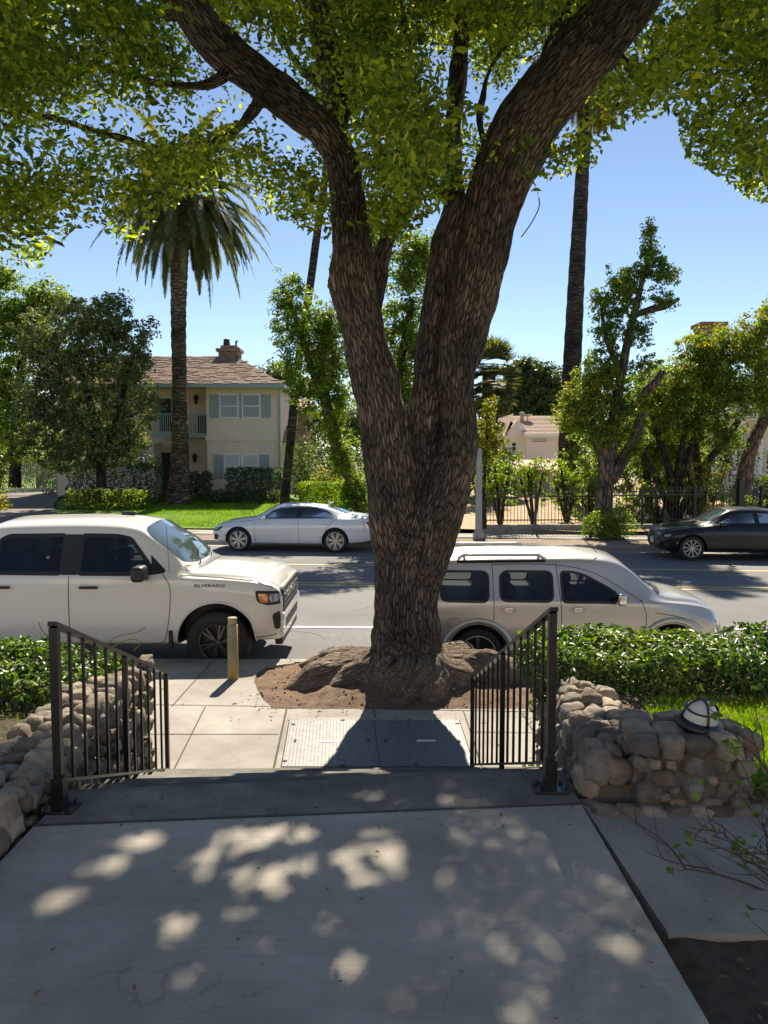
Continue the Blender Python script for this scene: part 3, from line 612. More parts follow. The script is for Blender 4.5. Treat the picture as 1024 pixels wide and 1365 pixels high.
for (q, first) in (([vq[0], mt-Vector((.004,0,0)), mbm-Vector((.004,0,0)), vq[3]], 1), ([mt+Vector((.004,0,0)), vq[1], vq[2], mbm+Vector((.004,0,0))], 0)):
    lid = MB(); lid.prism([(p.x, p.y) for p in q][::-1], ZW, ZW+0.010); lo = lid.build('lid', M['steel'], vt)
    tr = MB(); zt = ZW+0.010
    nx_, ny_ = 26, 44
    for j in range(ny_):
        for i in range(nx_):
            u = (i+0.5+(0.0))/nx_; v = (j+0.5)/ny_; p = q[0].lerp(q[1], u).lerp(q[3].lerp(q[2], u), v)
            a = math.pi*0.25*(1 if (i+j) % 2 else -1); dx, dy = math.cos(a)*.0105, math.sin(a)*.0105; ex, ey = -math.sin(a)*.0035, math.cos(a)*.0035
            tr.add([(p.x-dx, p.y-dy, zt), (p.x+ex, p.y+ey, zt), (p.x+dx, p.y+dy, zt), (p.x-ex, p.y-ey, zt), (p.x, p.y, zt+.0028)], [(0,4,1),(1,4,2),(2,4,3),(3,4,0)])
    tr.build('tread', M['steel'], lo)
    c = q[0].lerp(q[2], 0.5); mb = MB(); 
    cc = gd(437, 990, ZW) if first else gd(568, 989, ZW)
    mb.box(cc.x-.085, cc.x+.085, cc.y-.022, cc.y+.022, zt, zt+.004); mb.build('name_tag', M['tag'], vt)
    mb = MB()
    for (px, py) in ([(391,967),(457,961.5),(380,1016),(457,1022),(393.5,989),(491,989)] if first else [(545,961.5),(610,966),(555,1020.5),(514,989),(612,990)]):
        cc = gd(px, py, ZW); w_ = .012 if py in (989, 990) else .02; l_ = .035 if py in (989, 990) else .014
        mb = MB(); mb.box(cc.x-w_, cc.x+w_, cc.y-l_, cc.y+l_, zt+.001, zt+.0045); mb.build('latch', M['joint'], lo)
# bollard
bb = gd(311, 905, ZW); bt = at(312.5, 823, bb.y)
bl = thing('bollard', 'short weathered square bollard with worn yellow paint on the sidewalk', 'bollard', tuple(bb))
hb = bt.z-ZW; mb = MB(); mb.lathe([(0.062,0),(0.064,0.01),(0.062,hb-0.09),(0.055,hb-0.085)], n=18, cap=True); mb.build('post', M['bollard'], bl, world=False)
mb = MB(); mb.lathe([(0.052,hb-0.086),(0.054,hb-0.03),(0.057,hb-0.028),(0.057,hb-0.008),(0.05,hb)], n=18, cap=True); mb.build('cap', M['bollard'], bl, world=False)
# ================================================================ vehicles
def pchip(xs, ys, q):
    xs = np.array(xs, float); ys = np.array(ys, float); h = np.diff(xs); d = np.diff(ys)/h; m = np.zeros(len(xs))
    for i in range(1, len(xs)-1):
        if d[i-1]*d[i] > 0: w1 = 2*h[i]+h[i-1]; w2 = h[i]+2*h[i-1]; m[i] = (w1+w2)/(w1/d[i-1]+w2/d[i])
    m[0], m[-1] = d[0], d[-1]
    i = np.clip(np.searchsorted(xs, q)-1, 0, len(xs)-2); t = (q-xs[i])/h[i]
    return (2*t**3-3*t**2+1)*ys[i]+(t**3-2*t**2+t)*h[i]*m[i]+(-2*t**3+3*t**2)*ys[i+1]+(t**3-t**2)*h[i]*m[i+1]
def chaikin(P, n=1, closed=False):
    P = [tuple(p) for p in P]
    for _ in range(n):
        Q = [] if closed else [P[0]]
        for i in range(len(P) if closed else len(P)-1):
            a, b = P[i], P[(i+1) % len(P)]
            Q.append(tuple(x*.75+y*.25 for x, y in zip(a, b))); Q.append(tuple(x*.25+y*.75 for x, y in zip(a, b)))
        if not closed: Q.append(P[-1])
        P = Q
    return P
def rpoly(P, r, n=5):
    out = []; m = len(P)
    for i in range(m):
        a, b, c_ = Vector(P[i-1]), Vector(P[i]), Vector(P[(i+1) % m]); u = a-b; v = c_-b; q = min(r, u.length*.45, v.length*.45); p0 = b+u.normalized()*q; p1 = b+v.normalized()*q
        for k in range(n+1): t = k/n; p = p0*(1-t)**2+b*2*t*(1-t)+p1*t*t; out.append((p.x, p.y))
    return out
class Car:
    def __init__(s, root, st, paint, step=0.035, flip=1):
        s.root = root; s.paint = paint; T = list(zip(*st)); xs = T[0]
        q = np.arange(xs[0], xs[-1]+1e-6, step); q[-1] = xs[-1]
        C = [pchip(xs, c, q) for c in T[1:]]
        V = []; rows = []
        for i, x in enumerate(q):
            zb, ws, wm, zm, wb, zB, wt, ze, zt = [c[i] for c in C]
            half = [(0,zb),(ws*.75,zb),(ws,zb+.03),(ws+(wm-ws)*.6,zb+.12),(wm,zm),(wm*.999,zm+(zB-zm)*.55),(wb+.004,zB-.015),(wb-.012,zB+.02),(wt+(wb-wt)*.5-.012,zB+(ze-zB)*.5),(wt+.006,ze-.02),(wt-.05,ze+(zt-ze)*.35),(wt*.55,zt-(zt-ze)*.22),(0,zt)]
            half = chaikin(half, 2); full = [(-a, b) for a, b in half] + [(a, b) for a, b in half[-2:0:-1]]
            rows.append(len(full)); V += [(x, a, b) for a, b in full]
        n = rows[0]; mb = MB(); mb.cs = True
        Fs = [(i*n+k, i*n+(k+1) % n, (i+1)*n+(k+1) % n, (i+1)*n+k) for i in range(len(q)-1) for k in range(n)]
        mb.add(V, Fs); mb.cs = False; mb.f += [list(range(n))[::-1], [(len(q)-1)*n+k for k in range(n)]]; mb.m += [0, 0]; mb.sm += [False, False]
        s.mb = mb
        s.me = mb.mesh('body', [paint, M['trim']])
        bm = bmesh.new(); bm.from_mesh(s.me); bmesh.ops.recalc_face_normals(bm, faces=bm.faces); bm.to_mesh(s.me); s.bvh = BVHTree.FromBMesh(bm); bm.free()
    def seats(s, xs, z, h, wy=.38, wheel_x=None):
        for x in xs:
            for y in (-wy, wy):
                mb = MB(); mb.rbox((x, y, z+h*.18), (.14, .46, h*.5), .04); mb.rbox((x-.03, y, z+h*.68), (.10, .26, h*.36), .04); mb.build('seat', M['seat'], s.root, world=False)
        if wheel_x:
            mb = MB(); mb.tube([(wheel_x+.05*math.sin(a), wy+.17*math.cos(a), z+.06+.15*math.sin(a)) for a in [i*math.pi/10 for i in range(21)]], .016, 6); mb.build('steering_wheel', M['trim'], s.root, world=False)
            mb = MB(); mb.rbox((wheel_x+.22, 0, z+.0), (.22, 1.3, .12), .04); mb.build('dashboard', M['trim'], s.root, world=False)
    def arches(s, hubs, zc, r, w, depth=0.34, cuts=()):
        body = link('body', s.me, s.root, world=False)
        mb = MB()
        for hx in hubs:
            for sd in (-1, 1):
                n = 40; V = []
                for yy in (sd*(w-depth), sd*(w+0.3)):
                    V += [(hx+r*math.cos(2*math.pi*k/n), yy, zc+r*math.sin(2*math.pi*k/n)) for k in range(n)]
                mb.cm = 1; mb.add(V, [tuple(range(n))[::-1], tuple(range(n, 2*n))] + [(k, (k+1) % n, n+(k+1) % n, n+k) for k in range(n)])
        for P in cuts:
            n = len(P); mb.add([(p[0], -1.5, p[1]) for p in P]+[(p[0], 1.5, p[1]) for p in P], [tuple(range(n))[::-1], tuple(range(n, 2*n))] + [(k, (k+1) % n, n+(k+1) % n, n+k) for k in range(n)])
        me = mb.mesh('cut', [s.paint, M['trim']])
        bm = bmesh.new(); bm.from_mesh(me); bmesh.ops.recalc_face_normals(bm, faces=bm.faces); bm.to_mesh(me); bm.free()
        cut = bpy.data.objects.new('cut', me); col.objects.link(cut); cut.parent = s.root
        md = body.modifiers.new('b', 'BOOLEAN'); md.operation = 'DIFFERENCE'; md.solver = 'EXACT'; md.object = cut
        dg = bpy.context.evaluated_depsgraph_get(); dg.update(); ev = body.evaluated_get(dg); nm = bpy.data.meshes.new_from_object(ev)
        body.modifiers.clear(); body.data = nm; bpy.data.objects.remove(cut); s.body = body
        nm.set_sharp_from_angle(angle=R(38))
        return body
    def side(s, x, z, sd, off):
        h = s.bvh.ray_cast(Vector((x, sd*3, z)), Vector((0, -sd, 0)))
        if h[0] is None:
            h = s.bvh.find_nearest(Vector((x, sd*0.9, z)))
        nn = h[1].copy(); 
        if nn.y*sd < 0: nn = -nn
        return h[0] + nn*off
    def top(s, x, y, off):
        h = s.bvh.ray_cast(Vector((x, y, 4)), Vector((0, 0, -1)))
        if h[0] is None: h = s.bvh.find_nearest(Vector((x, y, 1.2)))
        nn = h[1].copy(); nn = nn if nn.z > 0 else -nn
        return h[0] + nn*off
    def panel(s, name, poly, mat, sd=1, off=0.004, mode='side', rnd_=2, lv=3, parent=None, thick=0.0):
        poly = rpoly(poly, .045 if rnd_ == 1 and mode == 'side' else .12) if rnd_ else poly
        tris = tessellate_polygon([[Vector((a, b, 0)) for a, b in poly]])
        tr = [[Vector(poly[i]) for i in t] for t in tris]
        for _ in range(lv):
            nt_ = []
            for a, b, c in tr:
                # split only longest edges so that cells stay small
                if max((a-b).length, (b-c).length, (c-a).length) < 0.07: nt_.append([a, b, c]); continue
                ab, bc, ca = (a+b)/2, (b+c)/2, (c+a)/2; nt_ += [[a, ab, ca], [ab, b, bc], [ca, bc, c], [ab, bc, ca]]
            tr = nt_
        key = {}; V = []; Fs = []
        for t in tr:
            f = []
            for p in t:
                k = (round(p.x, 4), round(p.y, 4))
                if k not in key:
                    key[k] = len(V); V.append(s.side(p.x, p.y, sd, off) if mode == 'side' else s.top(p.x, p.y, off))
                f.append(key[k])
            Fs.append(f)
        mb = MB(); mb.cs = True; mb.add(V, Fs)
        return mb.build(name, mat, parent or s.root, world=False)
    def ribbon(s, mb, pts, w_, sd=1, off=0.003, mode='side', step=0.05, round_=0, closed=False):
        pts = (rpoly(pts, .045) if closed else chaikin(pts, round_+1)) if round_ else list(pts)
        if closed: pts = pts + [pts[0]]
        P = []
        for a, b in zip(pts[:-1], pts[1:]):
            n = max(1, int(math.dist(a, b)/step)); P += [(a[0]+(b[0]-a[0])*i/n, a[1]+(b[1]-a[1])*i/n) for i in range(n)]
        P.append(pts[-1]); V = []
        for i, p in enumerate(P):
            a = P[max(0, i-1)]; b = P[min(len(P)-1, i+1)]; dx, dz = b[0]-a[0], b[1]-a[1]; l = math.hypot(dx, dz) or 1; nx, nz = -dz/l*w_/2, dx/l*w_/2
            f = (lambda x, z: s.side(x, z, sd, off)) if mode == 'side' else (lambda x, z: s.top(x, z, off))
            V += [f(p[0]-nx, p[1]-nz), f(p[0]+nx, p[1]+nz)]
        mb.add(V, [(2*i, 2*i+1, 2*i+3, 2*i+2) for i in range(len(P)-1)])
def wheel(root, x, y, r, wd, rimr, spokes, rimmat, style='split', dark=None):
    sd = 1 if y > 0 else -1; Y = y
    mb = MB(); mb.lathe([(0.0, -0.0*sd), (rimr*.82, -0.0*sd), (rimr*.86, -wd*.6*sd)], (x, Y-sd*wd*.52, r), 24, axis='y')
    h = mb.build('wheel', M['trim'], root, world=False)
    t = MB(); e = wd/2
    prof = [(rimr, e*.86), (rimr+.012, e*.98), (rimr+(r-rimr)*.55, e*1.04), (r-.022, e*.93), (r-.004, e*.72), (r, e*.3), (r, -e*.3), (r-.004, -e*.72), (r-.03, -e), (rimr, -e)]
    t.lathe([(a, b*sd) for a, b in prof], (x, Y-sd*e, r), 48, axis='y'); to = t.build('tyre', M['tyre'], h, world=False)
    rm = MB(); f = Y-sd*0.012
    rm.lathe([(rimr+.006, -0.0), (rimr+.002, .006*sd), (rimr-.012, .004*sd), (rimr-.022, -.03*sd), (rimr-.03, -.14*sd)], (x, f, r), 48, axis='y')
    rm.lathe([(0, .0), (rimr*.13, .0), (rimr*.17, -.01*sd), (rimr*.19, -.05*sd)], (x, f, r), 20, axis='y')
    for k in range(spokes):
        a = 2*math.pi*(k+.25)/spokes
        subs = [(-.13, .012), (.13, .012)] if style == 'split' else [(0, .0)]
        for da, _ in subs:
            wsp = rimr*(.105 if style == 'split' else (.15 if style == 'wide' else .085))
            p0 = Vector((x+math.cos(a+da*.6)*rimr*.13, f-sd*.012, r+math.sin(a+da*.6)*rimr*.13)); p1 = Vector((x+math.cos(a+da)*rimr*.97, f-sd*.008, r+math.sin(a+da)*rimr*.97))
            rm.bar(p0, p1, .03, wsp, up=(0, 1, 0)) if False else rm.bar(p0, p1, wsp, .03, up=(0, 1, 0))
    rm.build('rim', rimmat, h, world=False)
    bd = MB(); bd.lathe([(0, 0), (rimr*.93, 0)], (x, f-sd*.085, r), 24, axis='y'); bd.build('brake_disc', dark or M['trim'], h, world=False)
    return h
def ring(car, hx, zc, r, w, sd, rad, mat, name, a0=-20, a1=200, off=0.0):
    mb = MB(); pts = []
    for k in range(37):
        a = R(a0+(a1-a0)*k/36); p = car.side(hx+r*math.cos(a), zc+r*math.sin(a), sd, off); pts.append((p.x, p.y, p.z))
    mb.tube(pts, rad, 8); return mb.build(name, mat, car.root, world=False)
def text_on(car, txt, x, z, sd, size, mat, name, stretch=1.0, front=None, extr=0.003, spacing=1.0):
    cu = bpy.data.curves.new(name, 'FONT'); cu.body = txt; cu.size = size; cu.align_x = 'CENTER'; cu.align_y = 'CENTER'; cu.extrude = extr; cu.space_character = spacing; cu.offset = size*0.02
    ob = bpy.data.objects.new(name, cu); col.objects.link(ob); dg = bpy.context.evaluated_depsgraph_get(); dg.update()
    me = bpy.data.meshes.new_from_object(ob.evaluated_get(dg)); bpy.data.objects.remove(ob); me.name = name
    for v in me.vertices:
        u, vv, d = v.co.x*stretch, v.co.y, v.co.z
        if front is None:
            p = car.side(x+u*(-sd), z+vv, sd, 0.004+max(0, d)); v.co = p
        else: v.co = (front+d, u, z+vv)
    me.materials.clear(); me.materials.append(mat)
    o = bpy.data.objects.new(name, me); col.objects.link(o); o.parent = car.root; return o
def part_box(car, name, mat, specs, parent=None):
    mb = MB()
    for c, sz, bv in specs: mb.rbox(c, sz, bv, seg=3); 
    mb.sm = [True]*len(mb.sm) if False else mb.sm
    return mb.build(name, mat, parent or car.root, world=False)
def mirror_arm(car, x, z, y, sd, size, mat, arm=0.1):
    mb = MB(); bm = bmesh.new(); bmesh.ops.create_cube(bm, size=1.0); bmesh.ops.scale(bm, vec=Vector(size), verts=bm.verts)
    bmesh.ops.bevel(bm, geom=bm.edges[:], offset=min(size)*.32, segments=4, affect='EDGES', profile=.5)
    for f in bm.faces: f.smooth = True
    bm.transform(Matrix.Translation(Vector((x, sd*(y+arm+size[1]/2), z)))); mb.cs = True; mb.bm(bm); mb.cs = False
    mb.rbox((x+size[0]*.1, sd*(y+arm*.6), z-size[2]*.42), (size[0]*.5, arm*1.8, size[2]*.22), .012)
    return mb.build('mirror', mat, car.root, world=False)
def glassbar(car, name, pts, w_, mat, sds=(1, -1), off=.005, **k):
    mb = MB()
    for sd in sds: car.ribbon(mb, pts, w_, sd, off, **k)
    return mb.build(name, mat, car.root, world=False)
# ---------------------------------------------------------------- pickup truck (front towards +x)
tx = gd(285, 910, 0.0); 
Zt = 9.93
tr = thing('pickup_truck', 'off white crew cab pickup truck with black mirrors and wheels at the near curb', 'truck', (-4.03, Zt+0.98, -0.06), R(-0.5))
stt = [ # x zb ws wm zm wb zB wt ze zt
 (-2.98,.60,.88,.93,.95,.92,1.30,.86,1.34,1.36),(-2.85,.52,.94,1.0,.9,.97,1.32,.90,1.37,1.38),(-1.35,.42,.96,1.01,.85,.98,1.30,.90,1.36,1.37),(-1.22,.40,.96,1.01,.85,.98,1.29,.76,1.835,1.960),
 (-0.9,.38,.96,1.01,.85,.985,1.285,.74,1.885,2.015),(0.0,.36,.96,1.01,.85,.985,1.28,.735,1.905,2.035),(.5,.36,.96,1.01,.85,.985,1.275,.73,1.890,2.020),(.78,.36,.96,1.01,.85,.985,1.27,.73,1.845,1.980),
 (1.0,.36,.96,1.01,.85,.985,1.265,.76,1.710,1.855),(1.28,.37,.96,1.01,.85,.985,1.26,.82,1.515,1.670),(1.46,.38,.96,1.01,.85,.985,1.255,.87,1.335,1.44),(1.56,.38,.96,1.01,.86,.985,1.25,.885,1.305,1.395),(1.8,.40,.96,1.02,.87,.985,1.24,.88,1.30,1.385),
 (2.3,.42,.96,1.02,.85,.98,1.205,.86,1.265,1.335),(2.6,.42,.94,1.00,.82,.95,1.165,.84,1.22,1.28),(2.76,.42,.90,.965,.78,.91,1.12,.80,1.165,1.21),(2.84,.42,.86,.92,.74,.86,1.06,.74,1.10,1.13),(2.88,.44,.8,.87,.72,.80,.98,.66,1.02,1.04)]
TW = [rpoly([(-1.02,1.335),(-.16,1.325),(-.16,1.81),(-.9,1.80),(-1.02,1.74)], .045), rpoly([(.07,1.325),(.93,1.32),(1.05,1.345),(.7,1.765),(.52,1.80),(.07,1.81)], .045)]
car = Car(tr, stt, M['truck_paint'], 0.03); car.arches((1.87, -1.87), .43, .52, 1.02, .36, TW); car.seats((-.75, .22), 1.33, .42, .40, .66)
for hx in (1.87, -1.87):
    for y in (-.985, .985): wheel(tr, hx, y, .415, .27, .245, 6, M['blackwheel'], 'split')
    for sd in (-1, 1): ring(car, hx, .43, .535, 1.0, sd, .016, M['truck_paint'], 'wheel_arch_lip', -8, 188, 0.002)
SDS = (-1, 1)
for sd in SDS:
    mb = MB()
    for P in TW: car.ribbon(mb, P, .05, sd, .005, closed=True)
    mb.build('window_trim', M['trim'], tr, world=False)
    car.panel('pillar_trim', [(-.15,1.31),(.06,1.31),(.06,1.82),(-.15,1.82)], M['trim'], sd, .004, rnd_=0)
    car.panel('quarter_trim', [(.95,1.30),(1.17,1.33),(1.2,1.36),(.98,1.56),(1.02,1.36)], M['trim'], sd, .004, rnd_=0)
    for P in TW: car.panel('side_window', P, M['glass'], sd, .003, rnd_=0)
    mb = MB()
    car.ribbon(mb, [(-.05,1.30),(-.05,.43),(-.02,.40),(1.12,.40),(1.2,.47),(1.26,.8),(1.28,1.1),(1.25,1.22),(1.16,1.32)], .010, sd, .0035, round_=1)
    car.ribbon(mb, [(-.05,.40),(-1.0,.40),(-1.12,.5),(-1.18,.8),(-1.16,1.3)], .010, sd, .0035, round_=1)
    car.ribbon(mb, [(1.38,1.30),(1.9,1.27),(2.4,1.225),(2.72,1.15)], .008, sd, .0035)
    car.ribbon(mb, [(-1.26,.42),(-1.26,1.35)], .014, sd, .0035)
    mb.build('door_seam', M['seam'], tr, world=False)
    for hx in (.22, -.92):
        part_box(car, 'door_handle', M['trim'], [((hx, sd*1.03, 1.155), (.24, .035, .034), .012)])
    mirror_arm(car, .93, 1.36, .96, sd, (.17, .27, .20), M['trim'], .07)
    # head lamps: amber marker + clear lens in a dark housing
    car.panel('headlight', [(2.40,1.115),(2.90,1.09),(2.90,.93),(2.62,.925),(2.44,.97)], M['trim'], sd, .006, rnd_=1)
    car.panel('marker_lens', [(2.45,1.075),(2.64,1.07),(2.66,.955),(2.50,.965)], M['amber'], sd, .012, rnd_=1)
    car.panel('headlight_lens', [(2.66,1.07),(2.84,1.06),(2.83,.965),(2.68,.955)], M['lens'], sd, .012, rnd_=1)
    car.panel('air_curtain', [(2.72,.80),(2.86,.84),(2.86,.60),(2.76,.60)], M['trim'], sd, .008, rnd_=1)
    mb = MB(); car.ribbon(mb, [(2.42,.50),(2.72,.52),(2.86,.56)], .010, sd, .003); mb.build('bumper_seam', M['seam'], tr, world=False)
text_on(car, 'SILVERADO', 1.78, 1.175, -1, .052, M['badge'], 'door_lettering', 1.45, spacing=1.05)
text_on(car, 'SILVERADO', 1.78, 1.175, 1, .052, M['badge'], 'door_lettering', 1.45, spacing=1.05)
car.panel('windshield', [(.84,-.66),(.86,0),(.84,.66),(1.36,.80),(1.47,.4),(1.50,0),(1.47,-.4),(1.36,-.80)], M['shield'], 1, .006, 'top', rnd_=1, lv=4)
car.panel('wiper_cowl', [(1.40,-.82),(1.52,-.4),(1.545,0),(1.52,.4),(1.40,.82),(1.50,.84),(1.62,.45),(1.65,0),(1.62,-.45),(1.50,-.84)], M['trim'], 1, .006, 'top', rnd_=1, lv=4)
for y in (-.5, .15):
    mb = MB(); a = car.top(1.54, y, .03); b = car.top(1.38, y+.5, .03); mb.tube([a, (a+b)/2+Vector((0,0,.02)), b], .009, 6); mb.build('wiper', M['trim'], tr, world=False)
mb = MB()
for y in (-.42, .42): car.ribbon(mb, [(1.75, y*1.1), (2.2, y), (2.6, y*.9)], .016, 1, .003, 'top')
for y in (-.70, .70): car.ribbon(mb, [(-.8, y*.85), (.6, y*.85)], .012, 1, .003, 'top')

a = car.top(.42, 0, .0); part_box(car, 'antenna_fin', M['trim'], [((.42, .0, a.z+.02), (.20, .05, .05), .015)])
mb = MB(); mb.tube([(1.25,-.93,1.27),(1.22,-.94,1.95)], .003, 6)
mb.build('antenna', M['trim'], tr, world=False)
# grille and bumper
mb = MB()
for (c, sz, bv) in [((2.87,0,.92),(.05,1.5,.34),.02), ((2.88,0,.60),(.06,1.3,.16),.02), ((2.80,0,.41),(.16,1.55,.12),.03)]: mb.rbox(c, sz, bv)
g_ = mb.build('grille', M['trim'], tr, world=False)
mb = MB()
for z in (.80, .87, .94, 1.01): mb.rbox((2.90, 0, z), (.03, 1.46, .022), .006)
mb.build('grille_bar', M['darkalloy'], g_, world=False)
text_on(car, 'CHEVROLET', 0, .985, 1, .12, M['alloy'], 'grille_lettering', 1.5, front=2.916)
mb = MB(); mb.rbox((2.87,0,.735),(.12,1.74,.13),.045,seg=3); mb.rbox((2.85,0,.52),(.13,1.76,.11),.045,seg=3); mb.rbox((2.86,-.72,.63),(.1,.26,.2),.04); mb.rbox((2.86,.72,.63),(.1,.26,.2),.04)
mb.rbox((2.85,0,1.11),(.08,1.5,.045),.02)
mb.build('bumper', M['truck_paint'], tr, world=False)
mb = MB(); mb.box(1.0,1.33,-.93,-.80,.42,.6); mb.box(-2.5,2.4,-.55,.55,.36,.62); mb.rbox((1.27,-.97,.47),(.05,.12,.24),.01); mb.build('chassis', M['trim'], tr, world=False)
def squash(root, x0, k):
    for o in root.children:
        if o.type == 'MESH' and not o.name.startswith('wheel') or o.name.startswith('wheel_arch'):
            for v in o.data.vertices:
                if v.co.x > x0: v.co.x = x0+(v.co.x-x0)*k
        for q in o.children:
            if o.name.startswith('grille'):
                for v in q.data.vertices:
                    if v.co.x > x0: v.co.x = x0+(v.co.x-x0)*k
squash(tr, 2.3, .68)
# ---------------------------------------------------------------- compact wagon on the right (front towards +x)
hx0 = gd(640, 903, 0).x
hw = thing('wagon_car', 'champagne silver high roof wagon with roof rails and chrome mirror behind the right hedge', 'car', (2.44, 10.62, -0.07), R(0.8))
sth = [(-2.20,.48,.60,.70,.72,.70,1.02,.52,1.30,1.38),(-2.12,.33,.76,.83,.7,.80,1.04,.60,1.44,1.52),(-1.8,.26,.82,.87,.7,.84,1.03,.645,1.485,1.58),(-.8,.22,.83,.875,.65,.85,1.02,.655,1.51,1.61),(0,.22,.83,.875,.62,.85,1.01,.655,1.51,1.615),
 (.4,.22,.83,.875,.62,.85,1.00,.65,1.485,1.59),(.62,.22,.83,.875,.62,.85,.99,.645,1.43,1.54),(.8,.22,.83,.875,.62,.85,.985,.66,1.32,1.43),(1.05,.23,.83,.875,.62,.85,.975,.72,1.10,1.21),(1.2,.24,.83,.875,.62,.84,.965,.74,1.02,1.12),
 (1.5,.25,.82,.87,.62,.81,.93,.70,.985,1.07),(1.8,.26,.78,.85,.6,.76,.87,.64,.91,.985),(1.98,.28,.72,.79,.56,.70,.78,.58,.81,.87),(2.08,.3,.62,.70,.5,.60,.68,.50,.70,.75),(2.13,.36,.52,.60,.48,.50,.58,.4,.60,.63)]
def X(px): return (px-512)/104.0-2.52        # window stations measured off the photograph, metres in the car's frame
WW = [rpoly([(X(a)+.02,1.015),(X(b)-.01,1.0),(X(b),1.37),(X(a)+.09,1.375),(X(a)+.03,1.32)], .09) for a, b in ((593, 659), (672, 745))] + [rpoly([(X(757),.995),(X(835),.985),(X(843),1.02),(X(815),1.19),(X(790),1.32),(X(775),1.36),(X(757),1.37)], .05)]
car = Car(hw, sth, M['silver_paint'], 0.03); car.arches((1.25, -1.25), .335, .385, .88, .3, WW); car.seats((-.78, .02), 1.0, .36, .34, .40)
for hx in (1.25, -1.25):
    for y in (-.86, .86): wheel(hw, hx, y, .325, .215, .235, 5, M['alloy'], 'wide')
    for sd in SDS:
        mb = MB(); pts = []
        for k in range(37):
            a = R(-6+192*k/36); p = car.side(hx+.43*math.cos(a), .335+.43*math.sin(a), sd, -.012); pts.append((p.x, p.y, p.z))
        mb.tube(pts, .042, 10); mb.build('fender_flare', M['silver_paint'], hw, world=False)
def X(px): return (px-512)/104.0-2.52        # window stations measured off the photograph, metres in the car's frame
for sd in SDS:
    for (a, b, c_) in ((593, 659, 'quarter'), (672, 745, 'rear')):
        w0 = [(X(a)+.02,1.015),(X(b)-.01,1.0),(X(b),1.37),(X(a)+.09,1.375),(X(a)+.03,1.32)]
        w0 = rpoly(w0, .09); car.panel('side_window', w0, M['glass'], sd, .003, rnd_=0)
        mb = MB(); car.ribbon(mb, w0, .03, sd, .008, round_=0, closed=True); mb.build('window_seal', M['trim'], hw, world=False)
    w0 = [(X(757),.995),(X(835),.985),(X(843),1.02),(X(815),1.19),(X(790),1.32),(X(775),1.36),(X(757),1.37)]
    w0 = rpoly(w0, .05); car.panel('side_window', w0, M['glass'], sd, .003, rnd_=0); mb = MB(); car.ribbon(mb, w0, .03, sd, .008, round_=0, closed=True); mb.build('window_seal', M['trim'], hw, world=False)
    mb = MB()
    car.ribbon(mb, [(X(665),1.50),(X(665),.8),(X(661),.62)], .009, sd, .003); car.ribbon(mb, [(X(751),1.47),(X(755),.9),(X(755),.27)], .009, sd, .003)
    car.ribbon(mb, [(X(862),1.02),(X(868),.86),(X(868),.3)], .009, sd, .003); car.ribbon(mb, [(X(661),.3),(X(867),.3)], .009, sd, .003)
    car.ribbon(mb, [(X(665),1.46),(X(745),1.47),(X(800),1.38),(X(845),1.12),(X(862),1.0)], .009, sd, .003, round_=1)
    car.ribbon(mb, [(X(604),.80),(X(619),.80),(X(619),.68),(X(604),.68)], .006, sd, .003, closed=True, round_=1)
    car.ribbon(mb, [(X(880),.86),(X(905),.82),(X(930),.76),(X(944),.66)], .008, sd, .003)
    mb.build('door_seam', M['seam'], hw, world=False)
    for h in (X(684), X(777)): 
        part_box(car, 'door_handle', M['chrome'], [((h, sd*.895, .90), (.20, .03, .026), .011), ((h, sd*.875, .90), (.11, .02, .07), .009)])
    mb = MB(); pts = []
    for k in range(13):
        xx = X(618)+(X(738)-X(618))*k/12; p = car.side(xx, 1.47, sd, 0); pts.append((xx, sd*.635, 1.545+(.035 if 0 < k < 12 else -.02)))
    mb.tube(pts, .023, 10); 
    for k in (1, 11): mb.tube([pts[k], (pts[k][0], pts[k][1], 1.52)], .022, 8)
    mb.build('roof_rail', M['silver_paint'], hw, world=False)
    mb = MB(); car.ribbon(mb, [(X(618), 1.49), (X(738), 1.50)], .03, sd, .004); mb.build('roof_ditch', M['trim'], hw, world=False)
    mirror_arm(car, X(830), 1.06, .84, sd, (.11, .19, .15), M['chrome'], .04)
    car.panel('headlight', [(1.88,.76),(2.04,.70),(2.07,.56),(1.95,.56)], M['lens'], sd, .006, rnd_=1)
car.panel('windshield', [(.68,-.55),(.70,0),(.68,.55),(1.02,.66),(1.12,.3),(1.14,0),(1.12,-.3),(1.02,-.66)], M['shield'], 1, .006, 'top', rnd_=1, lv=4)
car.panel('wiper_cowl', [(1.05,-.68),(1.15,-.3),(1.17,0),(1.15,.3),(1.05,.68),(1.13,.70),(1.24,.3),(1.26,0),(1.24,-.3),(1.13,-.70)], M['trim'], 1, .006, 'top', rnd_=1, lv=4)
mb = MB(); mb.tube([(.36,-.5,1.59),(.2,-.51,1.75)], .006, 6); mb.build('antenna', M['trim'], hw, world=False)
mb = MB(); mb.rbox((-2.12, 0, .42), (.14, 1.4, .14), .04); mb.build('rear_bumper', M['silver_paint'], hw, world=False)
squash(hw, 1.66, .72)
